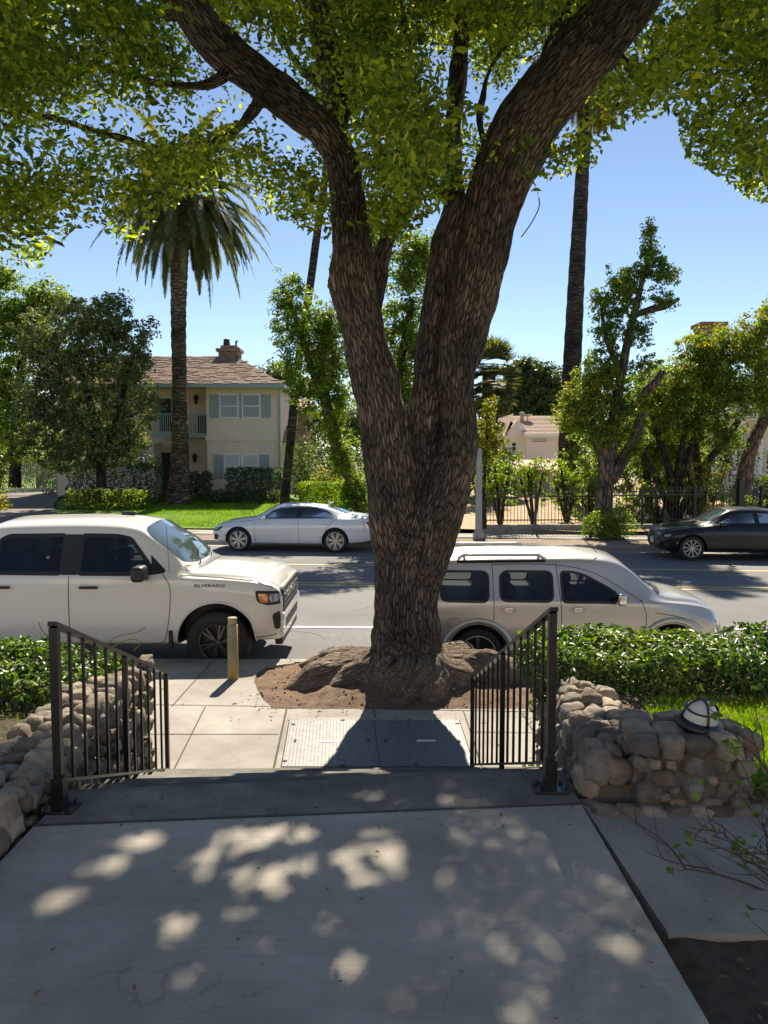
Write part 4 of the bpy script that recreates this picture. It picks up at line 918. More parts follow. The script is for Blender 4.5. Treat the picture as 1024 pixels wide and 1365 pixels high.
# ---------------------------------------------------------------- sedans
def sedan(root, paint, kx, kz, rimmat, wr, rimr, spokes, style, glass, rear=True, hood=0.0):
    K = lambda t: (t[0]*kx, t[1], t[2], t[3], t[4]*kz, t[5], t[6]*kz, t[7], t[8]*kz, t[9]*kz)
    sts = [(-2.62,.46,.66,.76,.7,.74,.93,.58,.97,1.0),(-2.52,.34,.80,.85,.65,.82,.965,.66,1.03,1.07),(-2.1,.26,.86,.905,.62,.86,.99,.67,1.075,1.12),(-1.85,.24,.86,.91,.62,.865,.985,.65,1.10,1.15),(-1.5,.22,.86,.91,.62,.865,.98,.60,1.20,1.26),(-1.1,.21,.86,.91,.62,.865,.975,.575,1.31,1.375),
      (-.5,.20,.86,.91,.62,.865,.965,.57,1.375,1.44),(0,.20,.86,.91,.62,.865,.955,.575,1.38,1.45),(.3,.20,.86,.91,.62,.865,.945,.58,1.35,1.42),(.65,.20,.86,.91,.62,.865,.935,.62,1.20,1.275),(1.0,.20,.86,.91,.62,.865,.925,.70,1.0,1.075),(1.15,.21,.86,.91,.62,.86,.915,.72,.955,1.025),
      (1.6,.22,.86,.905,.6,.83,.875,.68,.905,.965),(2.0,.24,.82,.88,.58,.78,.81,.62,.84,.885),(2.2,.25,.74,.81,.54,.70,.73,.56,.755,.79),(2.3,.28,.62,.70,.50,.58,.64,.46,.66,.69),(2.33,.34,.54,.60,.48,.5,.56,.4,.57,.60)]
    c = Car(root, [K(t) for t in sts], paint, 0.035); hb = 1.455*kx
    k = lambda P: [(a*kx, b*kz) for a, b in P]
    SW = [rpoly(k([(-1.42,1.05),(-.40,1.025),(-.40,1.325),(-.82,1.305),(-1.2,1.2)]), .03), rpoly(k([(-.31,1.022),(.70,1.01),(.45,1.205),(.22,1.285),(-.31,1.325)]), .03)]
    c.arches((hb, -hb), wr, wr+.055, .92, .3, SW); c.seats((-1.0*kx, -.15*kx), 1.02*kz, .26, .34, .38*kx)
    for hx in (hb, -hb):
        for y in (-.895, .895): wheel(root, hx, y, wr, .225, rimr, spokes, rimmat, style, M['darkalloy'] if style == 'split' else None)
        for sd in SDS: ring(c, hx, wr, wr+.062, .9, sd, .010, paint, 'wheel_arch_lip', 0, 180, .001)
    k = lambda P: [(a*kx, b*kz) for a, b in P]
    for sd in SDS:
        dlo = k([(-1.55,1.035),(-1.2,1.02),(.8,.985),(.93,1.0),(.50,1.225),(.25,1.315),(-.35,1.355),(-.85,1.33),(-1.25,1.215)])
        for P in SW: c.panel('side_window', P, glass, sd, .003, rnd_=0)
        mb = MB()
        for P in SW: c.ribbon(mb, P, .04, sd, .005, closed=True)
        mb.build('window_trim', M['trim'], root, world=False)
        c.panel('pillar_trim', k([(-.39,1.01),(-.32,1.01),(-.32,1.34),(-.39,1.34)]), M['trim'], sd, .006, rnd_=0)
        mb = MB(); c.ribbon(mb, k([(-1.5,1.03),(.85,.99)]), .018, sd, .008); c.ribbon(mb, k([(-1.5,1.06),(-1.22,1.225),(-.85,1.34),(-.35,1.365),(.25,1.325),(.5,1.235),(.85,1.03)]), .016, sd, .008, round_=1); mb.build('chrome_trim', M['chrome'] if style == 'split' else M['trim'], root, world=False)
        mb = MB()
        for P in ([(-.36,1.36),(-.36,.99),(-.37,.28)], [(.93,1.0),(.98,.8),(.95,.5),(.93,.27)], [(.93,.27),(-1.0,.27)], [(-1.5,1.05),(-1.3,.85),(-1.13,.62),(-1.02,.42),(-1.0,.27)], [(1.0,.94),(1.6,.885),(2.0,.83),(2.2,.75)], [(-2.3,.98),(-2.3,.62)]):
            c.ribbon(mb, k(P), .008, sd, .003, round_=1)
        mb.build('door_seam', M['seam'], root, world=False)
        for h in (-.22, -1.18): part_box(c, 'door_handle', paint, [((h*kx, sd*.915, .86*kz), (.19, .03, .028), .011)])
        c.panel('headlight', k([(1.92,.76),(2.22,.70),(2.24,.60),(2.05,.63)]), M['trim'] , sd, .006, rnd_=1)
        c.panel('headlight_lens', k([(2.02,.735),(2.2,.69),(2.21,.64),(2.08,.665)]), M['lens'], sd, .011, rnd_=1)
        c.panel('air_intake', k([(2.06,.50),(2.20,.54),(2.24,.36),(2.1,.36)]), M['trim'], sd, .006, rnd_=1)
        c.panel('marker_lens', k([(1.86,.52),(1.89,.52),(1.89,.46),(1.86,.46)]), M['amber'], sd, .006, rnd_=0)
        c.panel('tail_light', k([(-2.36,.94),(-2.56,.93),(-2.60,.70),(-2.50,.68)]), M['redlens'], sd, .008, rnd_=1)
        mirror_arm(c, .66*kx, 1.02*kz, .86, sd, (.13, .17, .11), paint, .05)
    c.panel('windshield', k([]) or [(.36*kx,-.50),(.38*kx,0),(.36*kx,.50),(.92*kx,.64),(1.02*kx,.3),(1.04*kx,0),(1.02*kx,-.3),(.92*kx,-.64)], M['shield'], 1, .006, 'top', rnd_=1, lv=4)
    c.panel('rear_window', [(-1.12*kx,-.48),(-1.14*kx,0),(-1.12*kx,.48),(-1.72*kx,.58),(-1.80*kx,0),(-1.72*kx,-.58)], M['shield'], 1, .006, 'top', rnd_=1, lv=4)
    mb = MB(); mb.rbox((2.31*kx,0,.50*kz),(.06,1.0,.26),.03); g2 = mb.build('grille', M['trim'], root, world=False)
    mb = MB()
    for z in (.44,.52,.60): mb.rbox((2.345*kx,0,z*kz),(.015,.96,.014),.004)
    mb.build('grille_bar', M['chrome'], g2, world=False)
    mb = MB(); mb.rbox((-2.63*kx,0,.32),(.1,1.35,.1),.03); mb.build('rear_valance', M['trim'], root, world=False)
    return c
ws = thing('sedan_car', 'silvery white sedan with red tail light parked across the street in front of the lawn', 'car', (-2.72, 23.15, 0.0), R(180-7))
c1 = sedan(ws, M['pearl_paint'], .985, .965, M['alloy'], .34, .255, 7, 'split', M['glass'])
part_box(c1, 'antenna_fin', M['pearl_paint'], [((-1.15, 0, 1.40), (.16, .04, .06), .015)])
bs_ = thing('sedan_car', 'black sedan with white front plate parked across the street before the iron fence', 'car', (9.62, 21.2, 0.0), R(180-5))
c2 = sedan(bs_, M['black_paint'], .925, .965, M['alloy'], .325, .225, 10, 'thin', M['glass'])
mb = MB(); mb.box(2.31*.925, 2.31*.925+.045, -.16, .16, .40, .55); mb.build('licence_plate', M['plate'], bs_, world=False)
# ================================================================ the big camphor tree
TZ = 8.4
def sk(pts):                                   # (px, py, half width px, distance)
    P, Rr = [], []
    for (px, py, hw_, Y) in [(a, b, c*.93, d+.35) for a, b, c, d in pts]: P.append(at(px, py, Y)); Rr.append(hw_ / F * (ray(px, py).normalized().dot(Vector((0,1,0))) and Y))
    return P, Rr
stems = [
 [(543,930,80,8.38),(543,900,66,8.38),(543,860,53,8.4),(543,800,45,8.4),(546,750,46,8.4),(552,715,50,8.42)],
 [(540,780,42,8.4),(530,710,36,8.38),(521,655,35,8.35),(514,600,35,8.32),(508,550,34,8.3),(498,500,33,8.3),(487,450,31,8.28),(474,400,31,8.25),(468,370,31,8.25),(469,330,27,8.25),(467,290,26,8.25),(461,245,24,8.25),(450,205,23,8.2),(428,172,22,8.1),(393,143,24,8.0),(350,108,26,7.85),(305,72,26,7.7),(272,40,26,7.6),(240,-5,25,7.5),(200,-60,24,7.3),(120,-170,20,7.0),(20,-300,15,6.8)],
 [(463,260,18,8.3),(452,215,18,8.4),(448,165,18,8.5),(444,110,18,8.6),(432,50,18,8.7),(420,0,17,8.8),(405,-80,15,9.0),(385,-220,11,9.4),(370,-380,7,9.8)],
 [(492,430,16,8.35),(500,380,15,8.5),(507,345,14,8.6),(517,318,12,8.7),(533,292,10,8.8),(550,262,9,8.9),(575,215,8,9.0),(600,170,6,9.2)],
 [(552,740,34,8.45),(556,690,34,8.48),(559,640,33,8.5),(562,595,28,8.5),(567,545,25,8.5),(577,485,26,8.5),(588,425,29,8.48),(599,365,32,8.45),(613,310,34,8.4),(628,270,34,8.35)],
 [(562,760,38,8.35),(578,700,37,8.32),(596,650,34,8.3),(607,610,29,8.3),(611,570,25,8.28),(610,535,24,8.28),(608,495,27,8.28),(618,445,33,8.28),(631,390,35,8.28),(645,330,38,8.25),(655,280,40,8.2),(673,225,42,8.1),(698,175,43,8.0),(733,125,45,7.85),(775,72,43,7.7),(818,22,41,7.55),(868,-40,38,7.4),(950,-150,32,7.1),(1050,-290,24,6.8),(1150,-430,15,6.5)],
 [(722,150,24,8.0),(748,70,25,8.05),(765,0,24,8.1),(778,-80,22,8.2),(800,-200,17,8.5),(815,-340,11,8.8)],
 [(602,330,17,8.5),(605,265,16,8.6),(600,205,15,8.75),(607,140,13,8.9),(615,60,12,9.1),(620,-30,10,9.3),(610,-160,8,9.6),(600,-300,5,10)],
 [(480,385,22,8.3),(447,378,9,8.2)],
]
twigs_px = [
 [(318,84,8,7.7),(280,112,7,7.6),(215,112,6,7.4),(140,92,5,7.3),(62,60,4,7.2),(-30,15,3,7.1)],
 [(352,112,9,7.9),(336,150,8,7.9),(300,185,6,7.8),(225,196,5,7.6),(150,182,4,7.5),(80,160,3.5,7.4),(-10,138,2.5,7.3)],
 [(260,30,8,7.6),(205,15,7,7.7),(120,30,5,7.9),(60,62,4,8.0)],
 [(790,55,9,7.8),(850,92,7,7.9),(915,82,6,8.0),(975,84,5,8.1),(1040,60,4,8.2)],
 [(930,78,5,8.0),(968,120,4,8.1),(990,160,3.5,8.2),(1015,200,3,8.3)],
 [(440,120,7,8.8),(400,90,5,9.2),(360,20,4,9.4)],[(448,165,6,8.6),(490,120,5,8.6),(510,60,4,8.5),(520,-10,3,8.4)],
 [(603,220,6,8.8),(570,150,5,8.7),(545,80,4,8.6),(535,0,3,8.5)],[(665,235,7,8.3),(640,170,5,8.5),(650,100,4,8.7),(690,40,3,8.9)],
 [(690,200,6,8.2),(735,205,5,8.4),(772,188,4,8.6)]]
rootdirs = []
mbt = MB(); SKP, SKT, SKA, SKS = [], [], [], []
def add_stem(P, Rr, n=18, k=5, jit=.10, seed=0):
    pp, rr = spline([Vector(p) for p in P], list(Rr), k)
    mbt.tube(pp, rr, n, caps=True, smooth=1, jit=jit, seed=seed)
    fr = frames(pp); s_ = 0.0
    for i, (p, f) in enumerate(zip(pp, fr)):
        if i: s_ += (p-pp[i-1]).length
        SKP.append(p); SKT.append(f); SKA.append(rr[i]); SKS.append(s_ + seed*1.37)
for i, s_ in enumerate(stems):
    P, Rr = sk(s_); add_stem(P, Rr, seed=i)
for i, s_ in enumerate(twigs_px):
    P, Rr = sk([(a, b, max(c, 3.2)*1.0, d) for a, b, c, d in s_]); add_stem(P, Rr, n=10, seed=40+i)
r_ = random.Random(5); cen = Vector((0.29, 8.74, 0))
for i in range(15):
    a = 2*math.pi*(i+r_.uniform(-.3,.3))/15; L_ = r_.uniform(.75, 1.1)*(1.15 if math.cos(a) < -.5 else 1.4 if math.cos(a) > .4 else .7)*(1.0 if math.sin(a) > -.45 else .16)*(.6 if -.45 < math.sin(a) < -.2 else 1); d = Vector((math.cos(a), math.sin(a), 0)); sd = Vector((-d.y, d.x, 0))*r_.uniform(-.25,.25)
    P = [cen+d*.05+Vector((0,0,.85)), cen+d*.20+Vector((0,0,.50)), cen+d*.42+Vector((0,0,.36)), cen+d*(.42+L_*.35)+sd*.4+Vector((0,0,.30)), cen+d*(.42+L_*.72)+sd+Vector((0,0,.20)), cen+d*(.46+L_)+sd*1.5+Vector((0,0,.08))]
    add_stem(P, [.16, .20, .22, .20*r_.uniform(.8,1.25), .16*r_.uniform(.7,1.3), .07], 12, 5, .35, 20+i)
mbt.lathe([(0.05,1.0),(0.38,.6),(0.48,.35),(.62,.2),(.8,.05)], (cen.x, cen.y, 0), 24)
me0 = mbt.mesh('trunk', M['bark'])
tmp = bpy.data.objects.new('tmp', me0); col.objects.link(tmp)
rm = tmp.modifiers.new('r', 'REMESH'); rm.mode = 'VOXEL'; rm.voxel_size = 0.022; rm.use_smooth_shade = True
smd = tmp.modifiers.new('s', 'SMOOTH'); smd.iterations = 7; smd.factor = 0.5
dg = bpy.context.evaluated_depsgraph_get(); dg.update(); tme = bpy.data.meshes.new_from_object(tmp.evaluated_get(dg)); bpy.data.objects.remove(tmp)
nv = len(tme.vertices); VV = np.empty(nv*3, dtype=np.float32); tme.vertices.foreach_get('co', VV); VV = VV.reshape(-1, 3).astype(float)
SP = np.array([list(p) for p in SKP]); SR = np.array(SKA); FT = np.array([list(f[0]) for f in SKT]); FX = np.array([list(f[1]) for f in SKT]); FY = np.array([list(f[2]) for f in SKT]); SS = np.array(SKS)
att = np.empty((nv, 3))
for i in range(0, nv, 4000):
    q = VV[i:i+4000]; D = np.linalg.norm(q[:, None] - SP[None], axis=2) - SR[None]*0.9; j = D.argmin(1)
    o = q - SP[j]; al = np.sum(o*FT[j], 1)
    att[i:i+4000] = np.stack([np.sum(o*FX[j], 1), np.sum(o*FY[j], 1), SS[j] + al], 1)
# real relief on the bark: vertical plates and lumps
NN = np.empty(nv*3, dtype=np.float32); tme.vertices.foreach_get('normal', NN); NN = NN.reshape(-1, 3)
dsp = np.array([0.022*noise.noise(Vector((a[0]*7, a[1]*7, a[2]*2.2))) + 0.020*noise.noise(Vector((a[0]*19, a[1]*19, a[2]*5))) + 0.03*noise.noise(Vector((p[0]*2.2, p[1]*2.2, p[2]*2.2)))*(2.0 if p[2] < .8 else .8) for a, p in zip(att, VV)])
VV = VV + NN*dsp[:, None]; tme.vertices.foreach_set('co', VV.astype(np.float32).ravel())
at_ = tme.attributes.new('bark', 'FLOAT_VECTOR', 'POINT'); at_.data.foreach_set('vector', att.astype(np.float32).ravel())
tme.materials.clear(); tme.materials.append(M['bark']); tme.update()
camphor = thing('camphor_tree', 'huge forked street tree with rough bark, spreading roots and leafy canopy overhead', 'tree', (0.29, 8.74, 0.15))
trunk = link('trunk', tme, camphor)
# canopy ---------------------------------------------------------------
yb_tab = [(-200,340),(0,362),(60,352),(75,325),(110,300),(150,322),(190,318),(215,280),(260,255),(330,255),(350,280),(400,300),(440,320),(475,290),(500,310),(540,318),(570,285),(600,262),(640,232),(690,240),(715,262),(735,240),(790,222),(815,175),(860,160),(885,148),(903,155),(912,205),(960,232),(1000,262),(1024,268),(1300,260)]
patches = [(150,1150,30,15),(85,1198,26,15),(50,1146,32,18),(190,1122,34,12),(320,1125,42,22),(290,1150,30,22),(350,1175,38,26),(330,1200,34,20),(390,1110,35,12),(405,1150,25,14),(235,1235,28,22),(470,1150,24,24),(505,1140,28,20),(495,1170,18,16),(575,1165,22,24),(575,1135,20,18),(440,1230,22,16),(555,1240,16,24),(555,1215,14,12),(470,1292,18,14),(665,1262,10,11),(835,1272,20,20),(200,1325,18,14),(395,1352,16,10),(685,1352,16,10),(860,1135,28,14),(890,1160,26,18),(985,1245,24,12),(905,1335,16,8),(530,1330,20,10),(300,1290,16,9),(500,1112,24,8),(560,1065,40,7),(480,1062,30,5),(250,1300,14,10),(120,1160,12,8)]
PT = []
for (px, py, rx, ry) in patches:
    c = gd(px, py, ZP); ex = .88*abs(gd(px+rx, py, ZP).x-c.x); ey = abs(gd(px, py-ry, ZP).y-gd(px, py+ry, ZP).y)/2; PT.append((c.x, c.y, ex*1.0, ey*1.0))
PT = np.array(PT); Sn = np.array([S.x/S.z, S.y/S.z])
def shadow(P, z): h = (P[:, 2]-z)[:, None]; return P[:, :2] - h*Sn[None]
def noise3(P, s, o=0.0): return np.array([noise.noise(Vector((p[0]*s+o, p[1]*s+o, p[2]*s))) for p in P])
# clusters inside the visible part of the crown
def sample(n, xr, yr, zr): return np.stack([NR.uniform(*xr, n), NR.uniform(*yr, n), NR.uniform(*zr, n)], 1)
C = sample(60000, (-7.2, 8.0), (5.2, 12.0), (3.9, 10.3))
px, py, fw = proj(C); yb = np.interp(px, [a for a, b in yb_tab], [b for a, b in yb_tab])
rp = 0.28*F/fw
sh = shadow(C, ZP)
keep = (py + rp < yb + 6) & (py > -260) & (px > -180) & (px < 1200) & (fw > 4.9) & (sh[:, 1] < np.where((sh[:, 0] > 1.05) | (sh[:, 0] < -1.6), 3.95, 5.0)) 
Cq = np.stack([C[:, 0], C[:, 1]*.12, C[:, 2]-.43*C[:, 1]], 1)      # gaps run through the crown, rising with it
nn_ = noise3(Cq, 1.15, 3.0) + 0.55*noise3(Cq, 2.7, 9.0) + .12*noise3(C, 1.6)
keep &= nn_ > -0.10 + 0.13*((px < 400) | (px > 880)) - .06*(np.abs(px-470) < 110) - .35*(py > yb-60)
# leaves keep off the faces of the limbs that show bare bark in the photo
def bare(px, py, which=None):
    d = np.full(px.shape, 1e9)
    for s_ in (which or (stems[1], stems[5])):
        for (a, b) in zip(s_[:-1], s_[1:]):
            ax, ay, bx, by = a[0], a[1], b[0], b[1]; l2 = (bx-ax)**2+(by-ay)**2
            t = np.clip(((px-ax)*(bx-ax)+(py-ay)*(by-ay))/l2, 0, 1); dd = np.hypot(px-ax-t*(bx-ax), py-ay-t*(by-ay)) - (a[2]+(b[2]-a[2])*t)
            d = np.minimum(d, dd)
    return d
front = C[:, 1] < 8.95
bd_ = bare(px, py)
keep &= ~((bd_ < rp*0.55) & front & (NR.random(len(C)) > 0.05))
keep &= ~((bare(px, py, tuple(twigs_px)) < 2) & (C[:, 1] < 8.6) & (NR.random(len(C)) > .35))
keep &= ~((bare(px, py, (stems[2], stems[7])) < rp*.3) & (C[:, 1] < 9.3) & (NR.random(len(C)) > .3))
Cv = C[keep]
# target density: thin out to a fixed number
nsel = min(len(Cv), 3900); Cv = Cv[NR.choice(len(Cv), nsel, replace=False)]
hang = []
for (a, b, q) in ((400,285,3),(420,305,3),(445,318,2),(470,280,3),(490,300,3),(510,310,3),(535,310,3),(556,292,3),(575,278,2),(598,252,3),(420,255,3),(395,245,3),(370,270,2),(355,255,2),(500,265,3),(530,270,3),(560,255,3),(690,210,2),(702,238,2),(712,195,2),(745,215,2),(770,200,2),(790,208,2),(505,220,3),(540,230,3),(575,215,3),(640,215,2),(240,255,2),(290,250,2),(270,235,2),(180,320,2),(30,335,2),(55,330,2),(960,215,3),(985,240,3),(1010,250,3),(930,195,3),(1020,220,3),(940,150,3),(975,180,3),(1005,190,3)):
    for _ in range(q): c = at(a+NR.uniform(-14, 14), b+NR.uniform(-14, 10), NR.uniform(7.3, 8.6)); hang.append(list(c))
Cv = np.concatenate([Cv, np.array(hang)])
# more crown above and beyond the frame, where it shades the path
C2 = sample(26000, (-6, 6.5), (3.0, 14.5), (7.2, 13.0)); px2, py2, _ = proj(C2); s2 = shadow(C2, ZP)
k2 = (py2 < -20) & (s2[:, 1] < 4.3) & (s2[:, 1] > -2.5) & (np.abs(s2[:, 0]) < 4.2); C2 = C2[k2]; C2 = C2[NR.choice(len(C2), min(len(C2), 2900), replace=False)]
CC = np.concatenate([Cv, C2]); per = np.where(np.arange(len(CC)) < len(Cv), 44, 27)
k = NR.poisson(per); ci = np.repeat(np.arange(len(CC)), k); n = len(ci)
dd = NR.normal(size=(n, 3)); P = CC[ci] + dd*np.where(ci < len(Cv), 1.0, 1.35)[:, None]*np.array([.135, .135, .10]); 
sprig = rand_dir(len(CC))[ci]; sprig[:, 2] = sprig[:, 2]*.5 - .35
nr = unit(NR.normal(size=(n, 3))*.75 + np.array([0, 0, .75]))
sh = shadow(P, ZP); hole = np.zeros(n, bool)
sn = np.array([noise.noise(Vector((a*9, b*9, 1.0)))+.5*noise.noise(Vector((a*21, b*21, 4.0))) for a, b in sh])
for (cx, cy, ex, ey) in PT: hole |= ((sh[:, 0]-cx)/ex)**2 + ((sh[:, 1]-cy)/ey)**2 < 1.15 + 1.9*sn + .1*dd[:, 0]
hole |= (sn > .62) & (NR.random(n) < .9)
px, py, fw = proj(P); yb = np.interp(px, [a for a, b in yb_tab], [b for a, b in yb_tab]); hole |= (py > yb+4)
hole |= (bare(px, py) < -2) & (P[:, 1] < 8.85) & (NR.random(n) > 0.12)
shw = shadow(P, ZW); hole |= (sh[:, 1] > np.where((sh[:, 0] > 1.05) | (sh[:, 0] < -1.6), 4.05, 5.15)) & (NR.random(n) > .1) & ~((ci < len(Cv)) & (ci >= len(Cv)-len(hang)))
P, nr, sprig = P[~hole], nr[~hole], sprig[~hole]
sz = 0.068*NR.uniform(.55, 1.45, len(P)); V, Fq = leaf_arrays(P, nr, sz, .46, mode=2, tdir=sprig)
crown = link('crown', fast_mesh('crown', V, Fq, M['leaf_main']), camphor)
print('canopy leaves', len(P))
# twigs: fine branchlets feeding the leaf sprays, drawn from each sampled cluster to the nearest limb point
mb = MB(); limb = np.array([list(p) for p, q in zip(SKP, SKA) if p.z > 4.6]); rr_ = random.Random(3)
cand = CC[NR.choice(len(CC), 900, replace=False)]
nodes = [Vector(p) for p in limb]
order = np.argsort([min(np.linalg.norm(limb-c, axis=1)) for c in cand]); ND = limb.copy(); comp = [-1]*len(limb); MBS = []
for i in order:
    c = cand[i]; D = np.linalg.norm(ND-c, axis=1) ; j = int(D.argmin())
    if D[j] > 3.0 or D[j] < .25: continue
    a = Vector(ND[j]); b = Vector(c); 
    if shadow(np.array([list(b)]), ZP)[0][1] > 5.0: continue
    ppx, ppy, _ = proj(np.array([list((a+b)/2)])); 
    if bare(ppx, ppy)[0] < 8 and (a+b).y/2 < 8.75: continue
    m1 = a.lerp(b, .35)+Vector((rr_.uniform(-.1,.1), rr_.uniform(-.1,.1), .10)); m2 = a.lerp(b, .7)+Vector((rr_.uniform(-.1,.1), rr_.uniform(-.1,.1), .06))
    r0 = max(.006, min(.022, D[j]*.011)); cid = comp[j]
    if cid < 0: cid = len(MBS); MBS.append(MB())
    comp += [cid]*3; MBS[cid].tube([a, m1, m2, b], [r0, r0*.75, r0*.5, .003], 5, caps=False, smooth=3)
    ND = np.vstack([ND, [list(m1)], [list(m2)], [list(b)]])
for q in MBS: q.build('branch', M['twig'], camphor)
mb = MB(); a = at(717, 258, 8.3); b = at(695, 316, 8.0); mb.tube([a, at(719, 275, 8.0), at(708, 298, 8.0), b], .006, 5, smooth=4)
mb.build('hanging_twig', M['twig'], camphor)
# big dead burl with vine remnants where the upper limb forks
mb = MB(); 
# ================================================================ hedges in the foreground
def hedge(name, label, box, n, size, mat, holes=None, top=None, seed=1, grp=None, lump=.10, taper=None):
    x0, x1, y0_, y1_, z0, z1 = box; t = thing(name, label, 'hedge', ((x0+x1)/2, (y0_+y1_)/2, z0), group=grp)
    P = sample(n*3, (x0, x1), (y0_, y1_), (z0, z1))
    def topz(x, y): return z1 - (.30*max(0.0, min(1.0, (taper[0]-x)/taper[1]))**1.5 if taper else 0) - lump*0.5 + lump*(noise.noise(Vector((x*2.1+seed, y*2.1, 0))) + .5*noise.noise(Vector((x*5.3, y*5.3+seed, 0))))
    tz = np.array([topz(p[0], p[1]) for p in P]); inset = np.array([lump*.7*noise.noise(Vector((p[0]*2.5, p[2]*3, seed))) for p in P])
    d_top = tz-P[:, 2]; d_f = P[:, 1]-(y0_+.06+inset); d_b = (y1_-.05+inset)-P[:, 1]; d_l = P[:, 0]-(x0+.05+inset); d_r = x1-.05-P[:, 0]+inset
    dm = np.minimum.reduce([d_top, d_f, d_b, d_l, d_r]); keep = (dm > -.02) & (NR.random(len(P)) < np.exp(-np.maximum(dm, 0)/.09))
    P = P[keep]; dmn = np.argmin(np.stack([d_top, d_f, d_b, d_l, d_r]), 0)[keep]; P = P[:n]; dmn = dmn[:n]
    base = np.array([(0,0,1),(0,-1,.5),(0,1,.5),(-1,0,.5),(1,0,.5)], float)[dmn]
    nr = unit(base + NR.normal(size=P.shape)*.55); sz = size*NR.uniform(.6, 1.25, len(P))
    V, Fq = leaf_arrays(P, nr, sz, .5, mode=2 if size < .12 else 1); fo = link('foliage', fast_mesh('foliage', V, Fq, mat), t)
    mb = MB(); rr = random.Random(seed)
    for i in range(int((x1-x0)*(9 if size < .12 else 2))):
        a = Vector((rr.uniform(x0+.1, x1-.1), rr.uniform(y0_+.08, y1_-.08), z0)); b = a+Vector((rr.uniform(-.12,.12), rr.uniform(-.12,.12), (z1-z0)*.85)); mb.tube([a, (a+b)/2+Vector((rr.uniform(-.05,.05),0,0)), b], [.009, .007, .003], 5, smooth=2)
    mb.build('stems', M['twig'], t); return t
hedge('garden_hedge', 'glossy green leafy hedge on the right above the stone wall and small lawn', (1.04, 7.4, 5.25, 6.15, 1.08, 1.46), 25000, .058, M['leaf_hedge'], seed=3, grp='garden hedges')
hedge('garden_hedge', 'glossy green leafy hedge on the left behind the iron handrail and stone wall', (-7.5, -1.95, 5.0, 6.1, 1.08, 1.44), 21000, .058, M['leaf_hedge'], seed=8, taper=(-2.7, -.75), grp='garden hedges')
def shrub(label, c, r, n, size, mat, name='shrub', cat='shrub', grp=None, stems_=5, per=22, clr=None, mode=1, squash=.8):
    t = thing(name, label, cat, (c[0], c[1], c[2]), group=grp); cc = (c[0], c[1], c[2]+r[2]*1.0)
    P, nr = crown_pts([(cc, r)], max(6, n//per), per, clr or min(r)*.35, .45, squash); P[:, 2] = np.maximum(P[:, 2], c[2]+.03)
    foliage('foliage', P, nr, size, mat, t, mode=mode); mb = MB()
    for i in range(stems_):
        a = rnd.uniform(0, 6.28); mb.tube([(c[0]+.01*math.cos(a), c[1]+.01*math.sin(a), c[2]-.05), (c[0]+r[0]*.3*math.cos(a), c[1]+r[1]*.3*math.sin(a), c[2]+r[2]*.7), (c[0]+r[0]*.55*math.cos(a), c[1]+r[1]*.55*math.sin(a), c[2]+r[2]*1.4)], [.03*r[0]+.014, .02*r[0]+.004, .004], 5, smooth=2)
    mb.build('stems', M['twig'], t); return t
shrub('small leafy shrub behind the right handrail at the end of the stone wall', (1.38, 6.28, .15), (.22, .18, .45), 1100, .055, M['leaf_hedge'], mode=2)
vo = thing('vine', 'thin curling yellow green vine tendrils above the left hedge', 'vine', tuple(at(150, 860, 5.45)))
for P_ in ([(140,866),(150,852),(165,846),(182,843),(194,836)], [(142,868),(158,858),(175,852),(188,856),(178,868)], [(60,845),(54,836),(52,829)]):
    vt_ = MB(); vt_.tube([at(a, b, 5.45) for a, b in P_], .0035, 5, smooth=4); vt_.build('tendril', M['leaf_yellow'], vo)
# bare rose bush, lower right
rb = thing('rose_bush', 'nearly bare rose bush with thin dark canes at the lower right corner', 'rose bush', (1.86, 2.75, 1.03)); mb = MB(); lv = []
r2 = random.Random(9)
def cane(p, d, L_, r, lvl):
    pts = [p]; dd = d.normalized()
    for i in range(6): dd = (dd+Vector((r2.uniform(-.28,.28), r2.uniform(-.28,.28), r2.uniform(-.12,.2)))).normalized(); pts.append(pts[-1]+dd*L_/6)
    mb.tube(pts, [r*(1-.12*i) for i in range(7)], 6, smooth=2, caps=False)
    if lvl < 3:
        for i in range(1, 7):
            if r2.random() < .75: cane(pts[i], (dd+Vector((r2.uniform(-1,1), r2.uniform(-1,1), r2.uniform(-.5,.8)))), L_*r2.uniform(.35,.6), r*.55, lvl+1)
    if lvl >= 2 and r2.random() < .22: lv.append(pts[-1])
for px_, py_ in ((945,1085),(905,1150),(985,1110),(1015,1060),(1010,1160),(990,1090),(1020,1130),(1024,1040)):
    tgt = at(px_, py_, 2.75+r2.uniform(-.15,.35)); base = Vector((1.86+r2.uniform(-.04,.04), 2.72+r2.uniform(-.05,.05), 1.0)); cane(base, (tgt-base), (tgt-base).length*1.0, .0085, 1)
mb.build('canes', M['twig'], rb)
P = np.array([list(p) for p in lv]); P = np.repeat(P, 3, 0)+NR.normal(size=(len(lv)*3, 3))*.02
V, Fq = leaf_arrays(P, rand_dir(len(P), .5), .035, .6, mode=2); link('foliage', fast_mesh('foliage', V, Fq, M['leaf_mid']), rb)
